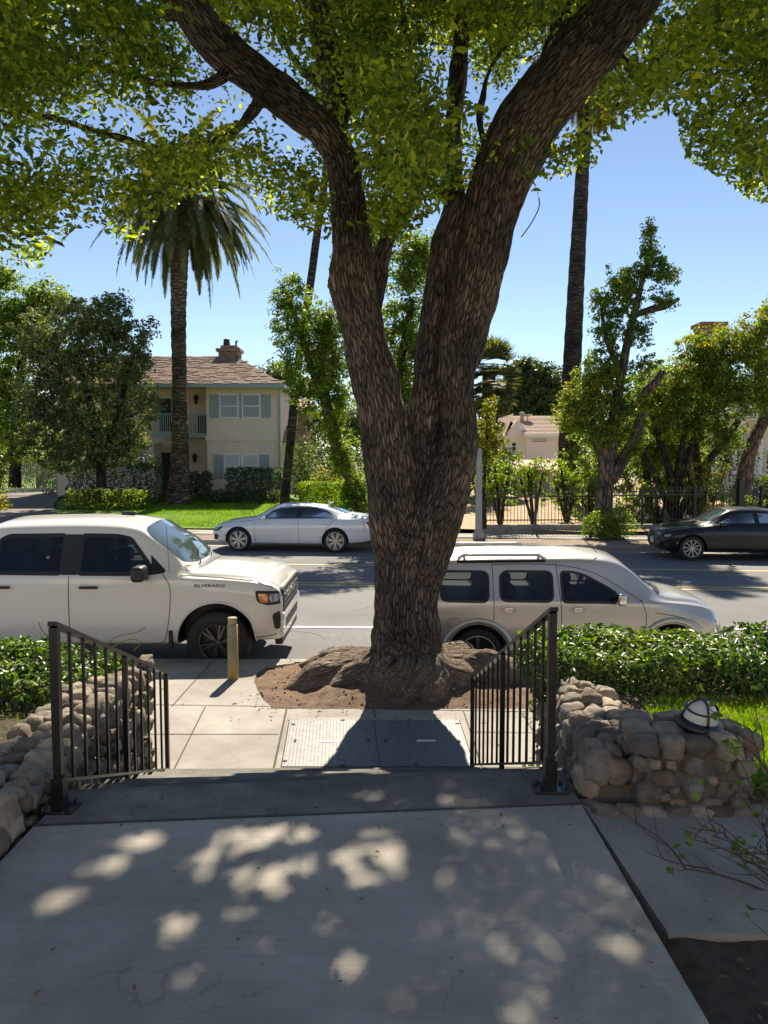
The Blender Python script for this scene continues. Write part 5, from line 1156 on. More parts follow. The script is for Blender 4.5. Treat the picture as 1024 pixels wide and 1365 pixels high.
# wiry vine tendril over the left hedge
# grass patch, leaf litter
def blades(name, x0, x1, ya, yb_, zf, n, h, mat, mask=None):
    P = sample(n, (x0, x1), (ya, yb_), (0, 1))
    if mask is not None: P = P[mask(P[:, 0], P[:, 1])]
    n = len(P); P[:, 2] = [zf(a, b) for a, b in P[:, :2]]; a = NR.uniform(0, 2*math.pi, n); hh = h*NR.uniform(.5, 1.3, n); wv = .06*h+.001; 
    s_ = np.stack([np.cos(a), np.sin(a), 0*a], 1)*wv; ln = np.stack([np.cos(a+1.4)*hh*.5, np.sin(a+1.4)*hh*.5, hh], 1)
    V = np.stack([P-s_, P+s_, P+ln], 1).reshape(-1, 3); o = link(name, fast_mesh(name, V, np.arange(3*n).reshape(n, 3), mat)); return tag(o, kind='stuff')
gm = lambda x, y: np.array([noise.noise(Vector((a*2.2, b*2.2, 5))) > -.3 - .35*(a > 2.1) for a, b in zip(x, y)])
o = blades('grass', 1.75, 5.2, 3.8, 5.3, lambda a, b: 1.09, 60000, .05, M['grass'], gm); tag(o, 'short sunlit grass patch behind the stone pillar', 'grass')
o = blades('grass', -3.2, -2.2, 4.1, 5.0, lambda a, b: 1.08, 3000, .04, M['grass'], gm); tag(o, 'dim grass patch by the left hedge', 'grass')
lz = lambda x, y: yard_z(y)+.05
o = blades('grass', -11, 2.4, 26.3, 37.5, lz, 90000, .085, M['grass'], lambda x, y: y > 26.6-.13*x); tag(o, 'bright green mown lawn before the cream house', 'lawn')
def litter(n, xr, yr, z, size, mat=M['leaf_dead']):
    P = sample(n, xr, yr, (z, z+.012)); nr = unit(NR.normal(size=P.shape)*.25+np.array([0,0,1])); V, Fq = leaf_arrays(P, nr, size*NR.uniform(.5,1.2,n), .5, mode=2); return V, Fq
Vs, Fs, b_ = [], [], 0
for (n, xr, yr, z, s_) in ((34, (-1.5,.9), (1.2,3.6), ZP+.004, .024), (70, (-1.6,1.1), (3.4,3.75), ZP+.004, .022), (160, (1.12,2.6), (1.6,2.6), 1.065, .04), (45, (.5,1.15), (5.6,6.2), .16, .06), (40, (-1.8,-1.2), (5.2,6.3), .16, .04), (240, (-1.6,2.3), (7.5,9.6), .19, .04), (260, (1.3,2.6), (4.1,5.1), 1.08, .04), (90, (-2.6,-2.0), (4,5), 1.1, .04), (30, (-6,-1), (6.4,9.5), .153, .04), (20, (1,3), (6.4,7.3), .153, .04), (14, (1.05,2.4), (2.7,3.6), 1.078, .025)):
    V, Fq = litter(n, xr, yr, z, s_)
    if xr == (-1.6,2.3): 
        for i in range(0, len(V), 6): V[i:i+6, 2] += mound(V[i][0], V[i][1]) - .15
    Vs.append(V); Fs.append(Fq+b_); b_ += len(V)
o = link('leaf_litter', fast_mesh('leaf_litter', np.concatenate(Vs), np.concatenate(Fs), M['leaf_dead'])); tag(o, 'scattered dry leaves on the path, steps and soil', 'leaf litter', kind='stuff')
# soil crumbs round the tree
mb = MB(); rq = random.Random(4)
for i in range(420):
    x, y = rq.uniform(-1.6, 2.3), rq.uniform(7.4, 9.7); s_ = rq.uniform(.006, .022); z = mound(x, y)+s_*.3
    if x < -1.0 and y < 7.9 and False: continue
    V = [(x+s_,y,z),(x,y+s_*.8,z),(x-s_,y,z),(x,y-s_*.8,z),(x,y,z+s_*.8),(x,y,z-s_)]; mb.add(V, [(0,1,4),(1,2,4),(2,3,4),(3,0,4),(1,0,5),(2,1,5),(3,2,5),(0,3,5)])
o = mb.build('soil_clods', M['soil']); tag(o, 'small clods and pebbles on the bare earth around the big tree', 'clods', kind='stuff')
# ================================================================ across the street: trees
def trunk_px(mb, pts, Y, n=10, k=4, jit=.08, seed=0):
    """pts: (px, py, half width px[, Y]) -> tube standing at distance Y"""
    P, Rr = [], []
    for p in pts:
        y = p[3] if len(p) > 3 else Y; P.append(at(p[0], p[1], y)); Rr.append(p[2]*y/F)
    mb.tube(P, Rr, n, smooth=k, jit=jit, seed=seed); return P
def blob_px(px, py, rx, ry, Y, dy=None, w_=1.0):
    s_ = Y/F; c = at(px, py, Y); return (c, (rx*s_, dy if dy else rx*s_*.8, ry*s_), w_)
def tree(label, trunks, blobs, ncl, per, clr, leaf, lm, Y, bark, cat='tree', name='tree', grp=None, base=None, shell=.5, squash=.75, mode=1, aspect=.5, tname='trunk'):
    b = base if base is not None else at(trunks[0][0][0], trunks[0][0][1], Y); t = thing(name, label, cat, tuple(b), group=grp)
    mb = MB()
    for i, tp_ in enumerate(trunks): trunk_px(mb, tp_, Y, seed=i)
    mb.build(tname, bark, t)
    bl = [blob_px(*q[:4], Y=q[4] if len(q) > 4 and q[4] else Y, dy=q[5] if len(q) > 5 else None, w_=q[6] if len(q) > 6 else 1.0) for q in blobs]
    P, nr = crown_pts(bl, ncl, per, clr, shell, squash); foliage('crown', P, nr, leaf, lm, t, mode=mode, aspect=aspect); return t
# olive grey oak-like tree before the house on the left
tree('broad grey green tree with dense round crown before the left part of the cream house', [[(135,650,7),(134,610,6),(128,570,6),(115,520,4),(100,470,3)],[(134,620,5),(146,590,5),(160,540,4),(175,480,3)],[(128,580,4),(90,560,3),(60,530,2)]],
     [(115,470,70,60),(75,500,48,60),(160,500,44,65),(130,430,48,32),(60,545,44,50),(110,565,70,45),(186,480,22,42),(175,570,30,35),(95,412,22,20),(25,590,26,30),(150,600,50,28),(90,610,50,24),(195,440,14,22),(150,405,26,16),(40,440,24,30),(198,540,16,24),(60,470,30,40)], 1900, 32, .28, .15, M['leaf_oak'], 33.5, M['bark_dark'], shell=.45)
tree('dark green tree with clumped crown at the left edge behind the grey green tree', [[(20,650,8),(22,560,7),(30,480,5),(45,430,4)]], [(10,420,45,50),(65,400,28,24),(50,440,35,30),(5,500,40,50),(0,370,22,18),(20,560,30,50)], 760, 32, .42, .18, M['leaf_mid'], 38.0, M['bark_dark'], shell=.5)
shrub('sunlit yellow green shrub at the left edge beside the driveway', tuple(gd(-8, 690, .15)), (1.1, .9, 1.9), 2600, .15, M['leaf_yellow'], clr=.4)
shrub('yellow green shrub on a taller bush at the far left edge', tuple(gd(-30, 694, .15)), (1.3, .8, 2.6), 2000, .15, M['leaf_bright'], clr=.4)
shrub('green bush behind the metal gate', (-20.2, 45, .8), (2.2, 1.5, 2.0), 3500, .2, M['leaf_bright'], clr=.6)
# gate across the drive
gt = thing('driveway_gate', 'pale metal driveway gate of thin vertical bars at the left', 'gate', (-19.0, 40, .75)); mb = MB()
gx0, gx1, gz0, gz1 = at(-10, 655, 40).x, at(78, 655, 40).x, at(0, 655, 40).z, at(0, 617, 40).z
for i in range(34): x = gx0+(gx1-gx0)*i/33; mb.box(x-.015, x+.015, 39.98, 40.01, gz0, gz1)
mb.build('bars', M['gate'], gt); mb = MB(); mb.box(gx0, gx1, 39.96, 39.975, gz1-.06, gz1); mb.box(gx0, gx1, 39.96, 39.975, gz0+.1, gz0+.16); mb.box(gx1-.05, gx1+.08, 39.9, 40.05, gz0-.2, gz1+.1); mb.build('frame', M['gate'], gt)
def hedge_px(label, px0, px1, pt, pb, Y, dep, mat, n, size, name='hedge', lump=.12, grp=None, seed=1):
    a = at(px0, pb, Y); b = at(px1, pt, Y); z0 = yard_z(Y)+.03
    return hedge(name, label, (a.x, b.x, Y, Y+dep, min(z0, a.z), b.z), n, size, mat, seed=seed, lump=lump, grp=grp)
hedge_px('pale variegated hedge beside the metal gate', 52, 84, 618, 655, 40.5, 1.6, M['leaf_oak'], 2600, .13, lump=.25)
hedge_px('dark clipped hedge before the left wing of the house', 84, 216, 614, 668, 35.5, 1.6, M['leaf_dark'], 9000, .13, lump=.35, seed=4)
hedge_px('low curved hedge between driveway and lawn', 84, 192, 652, 684, 33.0, 1.2, M['leaf_mid'], 5500, .11, lump=.25, seed=5)
hedge_px('dark hedge right of the date palm by the doorway', 246, 278, 628, 668, 36.8, 1.2, M['leaf_dark'], 2400, .13, lump=.3, seed=6)
hedge_px('dark clipped hedge under the lower shuttered window', 298, 376, 622, 672, 37.0, 1.4, M['leaf_dark'], 6500, .13, lump=.25, seed=7)
hedge_px('low dark planting along the foot of the house', 272, 372, 652, 676, 35.8, .9, M['leaf_dark'], 3500, .13, lump=.3, seed=17)
hedge_px('bright green boxy clipped hedge behind the silvery white sedan', 396, 464, 642, 676, 31.5, 1.2, M['leaf_bright'], 6500, .09, lump=.12, seed=9)
shrub('rounded yellow green shrub behind the boxy clipped hedge', (at(437, 640, 35).x, 35, .5), (.75, .7, .95), 2600, .1, M['leaf_yellow'], clr=.25)
shrub('dark shrub between the house corner and the leaning trunk', (at(402, 640, 36.5).x, 36.5, .5), (.8, .8, 1.5), 2600, .13, M['leaf_dark'], clr=.35)
shrub('dark bush low behind the big tree trunk on the left side', (at(478, 690, 29).x, 29, .25), (.75, .7, .95), 2200, .1, M['leaf_mid'], clr=.3)
# date palm -------------------------------------------------------------
def frondset(c, n, L_, leafl, seed, droop=(.3, 1.4), mb=None, down=0.0, w_=.085, nl=46):
    r = random.Random(seed); V = []; Fq = []
    for i in range(n):
        az = r.uniform(0, 6.283); el = r.uniform(-.45-down, 1.25) ; l = L_*r.uniform(.8, 1.1); d = Vector((math.cos(az)*math.cos(el), math.sin(az)*math.cos(el), math.sin(el))); p = Vector(c)+d*.35; pts = [p.copy()]; st_ = l/14; g_ = r.uniform(*droop)
        for k in range(14): d = (d+Vector((0,0,-1))*g_*.11*(1+k*.10)).normalized(); p = p+d*st_; pts.append(p.copy())
        fr = frames(pts)
        for k in range(nl):
            t = .08+.92*k/(nl-1); i0 = min(13, int(t*14)); f = t*14-i0; q = pts[i0].lerp(pts[i0+1], f); tt, xx, yy = fr[i0]
            hor = tt.cross(Vector((0,0,1))); hor = hor.normalized() if hor.length > .05 else xx; nn_ = hor.cross(tt)
            ll = leafl*math.sin(math.pi*min(1, .12+t*.9))**.6*r.uniform(.85, 1.1)
            for sg in (-1, 1):
                e = (hor*sg*.8+tt*.75+nn_*.25*r.uniform(-.2,1)+Vector((0,0,-.35))).normalized(); b = len(V); sd_ = tt*w_*.5
                V += [q-sd_, q+sd_, q+e*ll]; Fq.append((b, b+1, b+2))
        for k in range(14):
            b = len(V); w2 = hor*.022; V += [pts[k]-w2, pts[k]+w2, pts[k+1]]; Fq.append((b, b+1, b+2))
    return V, Fq
pb = at(238, 672, 36); dpz = yard_z(36)+.03
dp = thing('date_palm', 'date palm with thick ringed trunk and drooping feathery fronds on the lawn', 'palm tree', (pb.x, 36, dpz)); mb = MB()
P = []; Rr = []
for (px_, py_, hw_) in [(238,674,22),(238,660,17),(239,640,13.5),(240,600,11.5),(240,540,10),(239,480,9.5),(238,420,10),(239,370,10.5),(240,330,12),(243,300,15),(245,280,16),(246,262,10)]: p = at(px_, py_, 36); P.append(p); Rr.append(hw_*36/F)
pp, rr = spline(P, Rr, 12); rr = [r*(1+.045*math.sin(i*2.1)) for i, r in enumerate(rr)]; mb.tube(pp, rr, 20, jit=.05); mb.build('trunk', M['palm_bark'], dp)
V, Fq = frondset(at(246, 264, 36), 150, 4.55, .46, 2, (.45, 1.15), down=.08, nl=60, w_=.11); link('fronds', fast_mesh('fronds', V, Fq, M['leaf_palm']), dp)
V, Fq = frondset(at(246, 280, 36), 40, 3.9, .4, 12, (1.2, 1.9), down=.5, nl=54); link('dry_fronds', fast_mesh('dry_fronds', V, Fq, M['leaf_palm']), dp)
shrub('tiny bright tuft of plants at the foot of the date palm', (at(253, 672, 35.4).x, 35.4, .5), (.22,.2,.2), 200, .09, M['leaf_bright'], clr=.1)
# leaning slender palm
sp = thing('slender_palm', 'slender dark palm trunk leaning right, rising past the cream house', 'palm tree', tuple(at(380, 672, 33))); mb = MB()
P = []; Rr = []
for (px_, py_, hw_) in [(379,678,7),(382,640,5.8),(388,580,5.8),(396,500,5.5),(406,430,5.5),(415,370,5.2),(423,310,5),(433,240,5),(445,150,5),(458,50,5),(466,-20,5)]: P.append(at(px_, py_, 33)); Rr.append(hw_*33/F)
mb.tube(P, Rr, 14, smooth=5, jit=.05); mb.build('trunk', M['palm_dark'], sp); V, Fq = frondset(P[-1], 36, 2.6, .6, 5, (.5,1.6), down=.3, nl=36); link('fronds', fast_mesh('fronds', V, Fq, M['leaf_palm']), sp)
# tall palm on the right
tp_ = thing('tall_palm', 'very tall palm with broad dark ringed trunk rising into the canopy on the right', 'palm tree', tuple(at(757, 690, 35))); mb = MB(); P = []; Rr = []
for (px_, py_, hw_) in [(757,695,17),(757,650,14.5),(758,600,13.5),(761,520,12.5),(765,440,11.5),(769,360,10.5),(773,290,9.5),(777,220,8.5),(782,160,7.5),(786,110,8)]: P.append(at(px_, py_, 35)); Rr.append(hw_*35/F)
pp, rr = spline(P, Rr, 9); rr = [r*(1+.03*math.sin(i*2.0)) for i, r in enumerate(rr)]; mb.tube(pp, rr, 18, jit=.04); mb.build('trunk', M['palm_dark'], tp_)
V, Fq = frondset(P[-1]+Vector((0,0,.3)), 60, 2.4, .6, 6, (.4,1.6), down=.3, nl=36); link('fronds', fast_mesh('fronds', V, Fq, M['leaf_palm']), tp_)
V, Fq = frondset(P[-1]+Vector((.3,0,-.3)), 46, 1.7, .35, 16, (2,3), down=.6, nl=24); link('dry_fronds', fast_mesh('dry_fronds', V, Fq, M['leaf_dead']), tp_)
# ivy clad leaning tree
iv = tree('ivy covered tree with crooked leaning trunk behind the boxy clipped hedge', [[(485,690,10),(478,660,9),(462,625,9),(450,595,9),(440,560,8),(432,520,7),(428,470,6),(440,420,4)],[(436,540,5),(415,490,5),(400,440,4),(385,400,3)]],
     [(470,655,16,26,0,.6,1.6),(455,610,15,24,0,.6,1.6),(442,570,14,24,0,.6,1.4),(432,530,32,32),(420,485,32,38),(395,440,34,34),(385,395,26,32),(445,470,28,38),(438,430,28,25),(385,480,16,26),(400,520,20,22),(455,520,18,40)], 900, 32, .24, .115, M['leaf_mid'], 29.0, M['bark_far'], shell=.5)
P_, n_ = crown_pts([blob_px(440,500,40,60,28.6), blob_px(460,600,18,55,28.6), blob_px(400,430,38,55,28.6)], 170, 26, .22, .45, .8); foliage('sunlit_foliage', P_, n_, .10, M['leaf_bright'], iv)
tree('tall light green tree seen in the fork of the big tree trunk', [[(535,690,9),(535,600,8),(530,520,7),(540,450,5),(550,400,4)],[(532,540,5),(515,480,4),(515,440,3)]], [(545,370,42,55),(480,350,36,45),(500,300,40,30),(530,440,45,45),(560,470,40,50),(530,520,40,40),(565,340,35,30),(560,580,45,60),(520,600,35,50)], 1100, 32, .30, .125, M['leaf_mid'], 25.6, M['bark_dark'])
# fan palm
fp = thing('fan_palm', 'shaggy fan palm with green top and hanging dry skirt right of the big trunk', 'palm tree', tuple(at(650, 690, 42))); mb = MB()
mb.tube([at(650,690,42), at(650,600,42), at(652,500,42)], [.35,.33,.35], 12, smooth=4, jit=.1); mb.build('trunk', M['palm_bark'], fp)
def fans(c, n, L_, elr, seed):
    r = random.Random(seed); V = []; Fq = []
    for i in range(n):
        az = r.uniform(0, 6.283); el = r.uniform(*elr); d = Vector((math.cos(az)*math.cos(el), math.sin(az)*math.cos(el), math.sin(el))); s_ = d.cross(Vector((0,0,1))).normalized(); u = s_.cross(d); q = Vector(c)+d*L_*.55
        for k in range(16):
            a = (k-7.5)/7.5*1.5; e = (d*math.cos(a)+s_*math.sin(a)+u*.1+Vector((0,0,-.25))).normalized(); f = (-d*math.sin(a)+s_*math.cos(a)); b = len(V); l = L_*.6*r.uniform(.8,1.1); V += [q, q+e*l*.6-f*.05, q+e*l, q+e*l*.6+f*.05]; Fq.append((b,b+1,b+2,b+3))
    return V, Fq
V, Fq = fans(at(657, 488, 42), 46, 1.5, (-.2, 1.4), 3); link('fronds', fast_mesh('fronds', V, Fq, M['leaf_palm']), fp)
V, Fq = fans(at(657, 505, 42), 50, 1.5, (-.7, .5), 9); link('fronds', fast_mesh('fronds', V, Fq, M['leaf_palm']), fp)
V, Fq = fans(at(655, 520, 42), 60, 1.5, (-1.2, -.3), 4); o_ = link('dry_fronds', fast_mesh('dry_fronds', V, Fq, M['leaf_oak']), fp)
V, Fq = fans(at(652, 550, 42), 50, 1.2, (-1.4, -.6), 4); o_ = link('dry_fronds', fast_mesh('dry_fronds', V, Fq, M['leaf_oak']), fp)
# dark distant tree, street tree, group on the right
tree('dark blue green distant tree behind the small white house', [[(705,620,8),(705,560,7),(705,510,5)]], [(705,525,45,42),(680,540,30,45),(735,540,25,35),(700,500,30,22),(725,510,24,20),(690,590,26,30)], 900, 30, .6, .30, M['leaf_dark'], 66.0, M['bark_dark'], shell=.45)
tree('dark distant tree behind the chimney of the cream house', [[(375,620,8),(375,560,7),(372,510,5)]], [(372,505,28,22),(390,520,25,30),(350,510,20,15)], 160, 32, .7, .3, M['leaf_oak'], 60.0, M['bark_dark'])
st_t = tree('street tree with grey trunk and sparse pointed top before the iron fence', [[(803,724,15),(804,700,12.5),(806,660,11.5),(810,610,11),(817,570,9),(823,530,7),(832,480,6),(840,440,5),(848,410,5),(855,380,3.5),(866,340,2.2),(868,300,1.2)],[(812,640,10),(832,610,8),(848,580,8),(856,550,7)],[(820,560,7),(838,545,6),(858,525,6),(872,512,6),(884,495,5)],[(806,620,8),(796,590,6),(788,560,4)],[(846,420,4),(870,412,5),(888,408,4),(905,398,2.5)],[(828,500,4),(808,450,3),(802,410,2)]],
     [(812,440,26,42),(800,400,16,24),(835,400,22,32),(828,378,24,22),(850,440,22,28),(880,400,26,12),(865,345,13,28,0,.45,1.1),(866,308,7,18,0,.25,1.6),(868,370,16,16,0,.4,.8),(882,352,14,10,0,.4,1.0),(848,362,14,12,0,.4,1.0),(890,370,16,14,0,.5,.7),(810,500,34,38),(785,530,38,34),(770,560,34,28),(830,540,30,30),(860,490,20,20),(800,580,35,20),(845,590,20,30)], 1150, 26, .19, .11, M['leaf_mid'], 25.2, M['bark_far'], shell=.6, base=(at(803,715,25.2).x, 25.2, .15))
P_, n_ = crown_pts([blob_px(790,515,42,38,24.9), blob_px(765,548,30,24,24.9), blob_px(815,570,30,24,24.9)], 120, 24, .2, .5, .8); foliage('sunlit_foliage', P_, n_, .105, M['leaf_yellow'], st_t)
tree('many stemmed tree with yellow green crown behind the fence beside the black sedan', [[(900,700,6),(896,650,5.5),(888,610,5),(876,580,4),(868,550,3)],[(900,690,5),(902,640,5),(908,600,4),(918,560,3)],[(904,690,5),(918,660,5),(940,620,5),(965,590,4.5),(985,560,4)],[(898,690,5),(880,650,4.5),(862,610,4),(850,580,3)],[(902,660,4),(912,620,4),(930,570,3)]],
     [(905,520,42,42),(880,560,36,30),(930,560,36,30),(950,500,42,46),(985,520,45,46),(1010,470,30,40),(975,460,36,30),(930,470,34,26),(1020,525,32,34),(870,530,25,20),(1035,430,30,30),(965,580,30,25)], 1500, 28, .26, .12, M['leaf_mid'], 28.5, M['bark_dark'], shell=.55)
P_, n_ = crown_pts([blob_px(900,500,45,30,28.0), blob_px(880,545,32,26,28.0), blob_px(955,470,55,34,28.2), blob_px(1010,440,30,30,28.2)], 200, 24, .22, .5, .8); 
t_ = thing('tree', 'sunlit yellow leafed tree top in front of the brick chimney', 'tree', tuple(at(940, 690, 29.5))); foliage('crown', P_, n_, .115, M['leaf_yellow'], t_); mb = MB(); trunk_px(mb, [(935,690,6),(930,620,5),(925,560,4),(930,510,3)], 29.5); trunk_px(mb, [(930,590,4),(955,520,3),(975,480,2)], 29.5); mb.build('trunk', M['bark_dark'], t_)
tree('tree with pale leaning trunk at the right edge before the white house', [[(995,700,12),(990,650,11),(1000,600,9),(1018,560,8),(1035,520,7)],[(925,700,9),(922,640,9),(918,590,8),(916,550,6)]], [(1035,480,30,36),(925,520,24,26),(1045,420,30,30)], 420, 28, .26, .13, M['leaf_mid'], 31.0, M['bark_far'])
shrub('dense dark shrub at the foot of the street tree by the curb', (at(818, 728, 24.3).x, 24.3, .13), (.72, .55, .52), 3600, .075, M['leaf_mid'], clr=.2)
shrub('small pale shrub left of the street tree trunk', (at(787, 722, 24.6).x, 24.6, .13), (.30, .3, .42), 700, .08, M['leaf_bright'], clr=.14)
for i, (px_, pt_, pbm, rw_, mt_, lb) in enumerate([(668,598,700,30,'leaf_bright','bright green shrub tree with thin stems nearest the concrete post'),(712,608,700,24,'leaf_bright','bright shrub tree behind the fence before the small white house'),(757,605,700,34,'leaf_bright','bright shrub tree behind the fence at the foot of the tall palm'),(792,640,700,18,'leaf_mid','green sapling behind the fence left of the street tree'),(880,630,700,34,'leaf_mid','mid green shrub behind the fence under the many stemmed tree'),(935,600,700,38,'leaf_yellow','yellow green shrub behind the fence before the white house'),(985,655,700,30,'leaf_mid','dark green shrub behind the fence above the black sedan'),(845,655,700,22,'leaf_mid','shrub behind the fence right of the street tree')]):
    Y = 27.4+.5*(i % 3); b = at(px_, pbm, Y); rz_ = (at(px_, pt_, Y).z-b.z)/2
    bl = [(px_, pt_+rw_*.8, rw_, rw_*.8), (px_-rw_*.3, pt_+rw_*1.7, rw_*.7, rw_*.6), (px_+rw_*.3, pt_+rw_*2.2, rw_*.5, rw_*.5, 0, None, .6)]
    tree(lb, [[(px_-1,pbm,2.6),(px_-5,(pt_+pbm)/2,2.2),(px_-9,pt_+20,1.4)],[(px_,pbm,2.4),(px_+5,(pt_+pbm)/2+10,2),(px_+12,pt_+22,1.3)],[(px_-2,pbm,2),(px_-14,(pt_+pbm)/2,1.8),(px_-18,pt_+30,1.2)]], bl, 78, 20, .17, .115, M[mt_], Y, M['bark_dark'], cat='shrub', name='shrub', base=(b.x, Y, yard_z(Y)+.14), tname='stems')
tree('young climbing foliage with yellow green leaves beside the concrete post', [[(646,705,3),(645,650,2.5),(648,600,2),(650,560,1.5)]], [(650,570,16,26),(646,605,16,24),(660,590,16,22),(640,640,9,16,0,.3,.5),(655,540,10,14),(640,600,10,22,25.0,.3,1.5)], 190, 22, .15, .10, M['leaf_yellow'], 25.6, M['bark_dark'], base=(at(646,705,25.6).x, 25.6, .15))
for i, (px_, Y, rx_, rz_, mt_, lb) in enumerate([(800,33,1.6,1.6,'leaf_mid','dense green bush deep behind the fence left of the grey trunked street tree'),(848,34,1.9,2.1,'leaf_dark','dark bush deep behind the fence between the two street side trees'),(900,33,1.7,1.8,'leaf_mid','dense bush deep behind the many stemmed tree'),(950,34.5,1.8,2.2,'leaf_dark','dark tall bush before the white porch house'),(1040,33,1.0,.8,'leaf_mid','green bush at the right edge behind the black sedan'),(668,37,1.5,1.2,'leaf_mid','green bush below the fan palm beside the small white house'),(640,34,1.2,1.6,'leaf_dark','dark bush just right of the big trunk behind the fence'),(790,46,2.0,2.0,'leaf_dark','dark bush right of the small white house behind the tall palm')]):
    x = at(px_, 650, Y).x; shrub(lb, (x, Y, yard_z(Y)+.12), (rx_, 1.2, rz_), 4200 if i < 5 else 3200, .16, M[mt_], name='bush', cat='bush', clr=.42)
tree('leafy tree rising behind the fence between street tree and many stemmed tree', [[(866,690,6),(862,620,5),(858,560,4),(868,510,3)]], [(868,520,34,34),(850,560,34,34),(885,560,36,36),(870,600,40,26),(905,600,30,26),(825,590,26,26)], 620, 28, .3, .14, M['leaf_mid'], 31.5, M['bark_dark'])
# distant belt of woodland closing the view
bl = []; 
for i in range(60):
    x = -75+150*i/59+rnd.uniform(-1, 1); y = rnd.uniform(72, 84); h = rnd.uniform(6.0, 9.5); bl.append(((x, y, 1+h*.55), (2.6, 2.4, h*.55), 1))
P_, n_ = crown_pts(bl, 2600, 28, 1.0, .5); o_ = foliage('distant_trees', P_, n_, .42, M['leaf_dark'], None, origin=(0, 75, 1)); tag(o_, 'belt of distant trees closing the view beyond the gardens', 'trees', kind='stuff')
# ================================================================ cream house
HY = 39.0
def hx(px): return (px-512)*HY/F
def hz(py): return at(512, py, HY).z
ho = thing('house', 'cream stucco two storey house with blue grey shutters and brown tiled hip roof', 'house', (hx(300), HY, .6))
def wallbox(name, x0, x1, y0_, y1_, z0, z1, m=M['stucco']): mb = MB(); mb.box(x0, x1, y0_, y1_, z0, z1); return mb.build(name, m, ho)
fx0, fx1 = hx(277), hx(375); ez = hz(514)
wallbox('wall', fx0, fx1, HY, HY+8, 0.3, ez)
wallbox('wall', -16.8, fx0-.003, HY+1.7, HY+8, 0.3, ez)
wallbox('wall', -16.6, hx(204), HY+.3, HY+1.69, 0.3, hz(590))
wallbox('string_course', fx0-.05, fx1+.05, HY-.06, HY-.003, hz(588), hz(580), M['stucco'])
def window(x0, x1, z0, z1, y, nb=1, glassm='houseglass', par=ho, fr=.07):
    mb = MB(); mb.box(x0-fr, x1+fr, y-.06, y-.003, z0-fr, z0); mb.box(x0-fr, x1+fr, y-.06, y-.003, z1, z1+fr); mb.box(x0-fr, x0, y-.06, y-.003, z0, z1); mb.box(x1, x1+fr, y-.06, y-.003, z0, z1); mb.box(x0, x1, y-.05, y-.008, (z0+z1)/2-.025, (z0+z1)/2+.025)
    w_ = mb.build('window', M['whitepaint'], par); mb = MB(); mb.box(x0, x1, y-.03, y-.004, z0, z1); mb.build('pane', M[glassm], w_); return w_
def shutter(x0, x1, z0, z1, y, par=ho):
    mb = MB(); mb.box(x0, x1, y-.05, y-.004, z0, z1); n = 3
    for k in range(n): a = x0+(x1-x0)*k/n; mb.box(a+.02, a+(x1-x0)/n-.02, y-.065, y-.051, z0+.04, z1-.04)
    for z in (z0+.2*(z1-z0), z1-.25*(z1-z0)): mb.box(x0+.02, x1-.02, y-.082, y-.066, z, z+.09)
    mb.build('shutter', M['blue'], par)
window(hx(296), hx(318), hz(556), hz(527), HY); window(hx(326), hx(347), hz(556), hz(527), HY)
mb = MB(); mb.box(hx(320.5), hx(323.5), HY-.05, HY-.003, hz(557), hz(525)); mb.build('mullion', M['blue'], ho)
shutter(hx(281), hx(293), hz(557), hz(526), HY); shutter(hx(350), hx(362), hz(557), hz(526), HY)
window(hx(301), hx(319), hz(634), hz(607), HY, glassm='curtain'); window(hx(325), hx(344), hz(634), hz(607), HY, glassm='curtain')
shutter(hx(286), hx(298), hz(638), hz(606), HY); shutter(hx(347), hx(359), hz(638), hz(606), HY)
y2_ = HY+1.7
def hx2(px): return (px-512)*y2_/F
mb = MB(); mb.box(hx2(215), hx2(230), y2_-.04, y2_-.002, hz(574), hz(528)); mb.build('balcony_door', M['darkdoor'], ho)
mb = MB(); mb.box(hx2(231), hx2(240), y2_-.07, y2_-.003, hz(574), hz(524)); mb.build('shutter', M['blue'], ho)
mb = MB(); mb.box(hx2(214), hx2(230), y2_-.06, y2_-.002, .6, hz(603)); mb.build('front_door', M['darkdoor'], ho)
mb = MB(); mb.box(hx2(205), hx2(211), y2_-.22, y2_-.003, .6, hz(600)); mb.box(hx2(232), hx2(238), y2_-.22, y2_-.003, .6, hz(600))
for k in range(8):
    a0 = math.pi*k/8; a1 = math.pi*(k+1)/8; cx_ = hx2(221.5); ro, ri = (hx2(238)-hx2(205))/2, (hx2(232)-hx2(211))/2
    pts = [(cx_-ro*math.cos(a0), hz(600)+ro*.45*math.sin(a0)), (cx_-ro*math.cos(a1), hz(600)+ro*.45*math.sin(a1)), (cx_-ri*math.cos(a1), hz(600)+ri*.35*math.sin(a1)), (cx_-ri*math.cos(a0), hz(600)+ri*.35*math.sin(a0))]
    mb.add([(p[0], y2_-.22, p[1]) for p in pts]+[(p[0], y2_-.003, p[1]) for p in pts], [(0,1,2,3),(7,6,5,4),(0,4,5,1),(1,5,6,2),(2,6,7,3),(3,7,4,0)])
mb.build('door_surround', M['stucco'], ho)
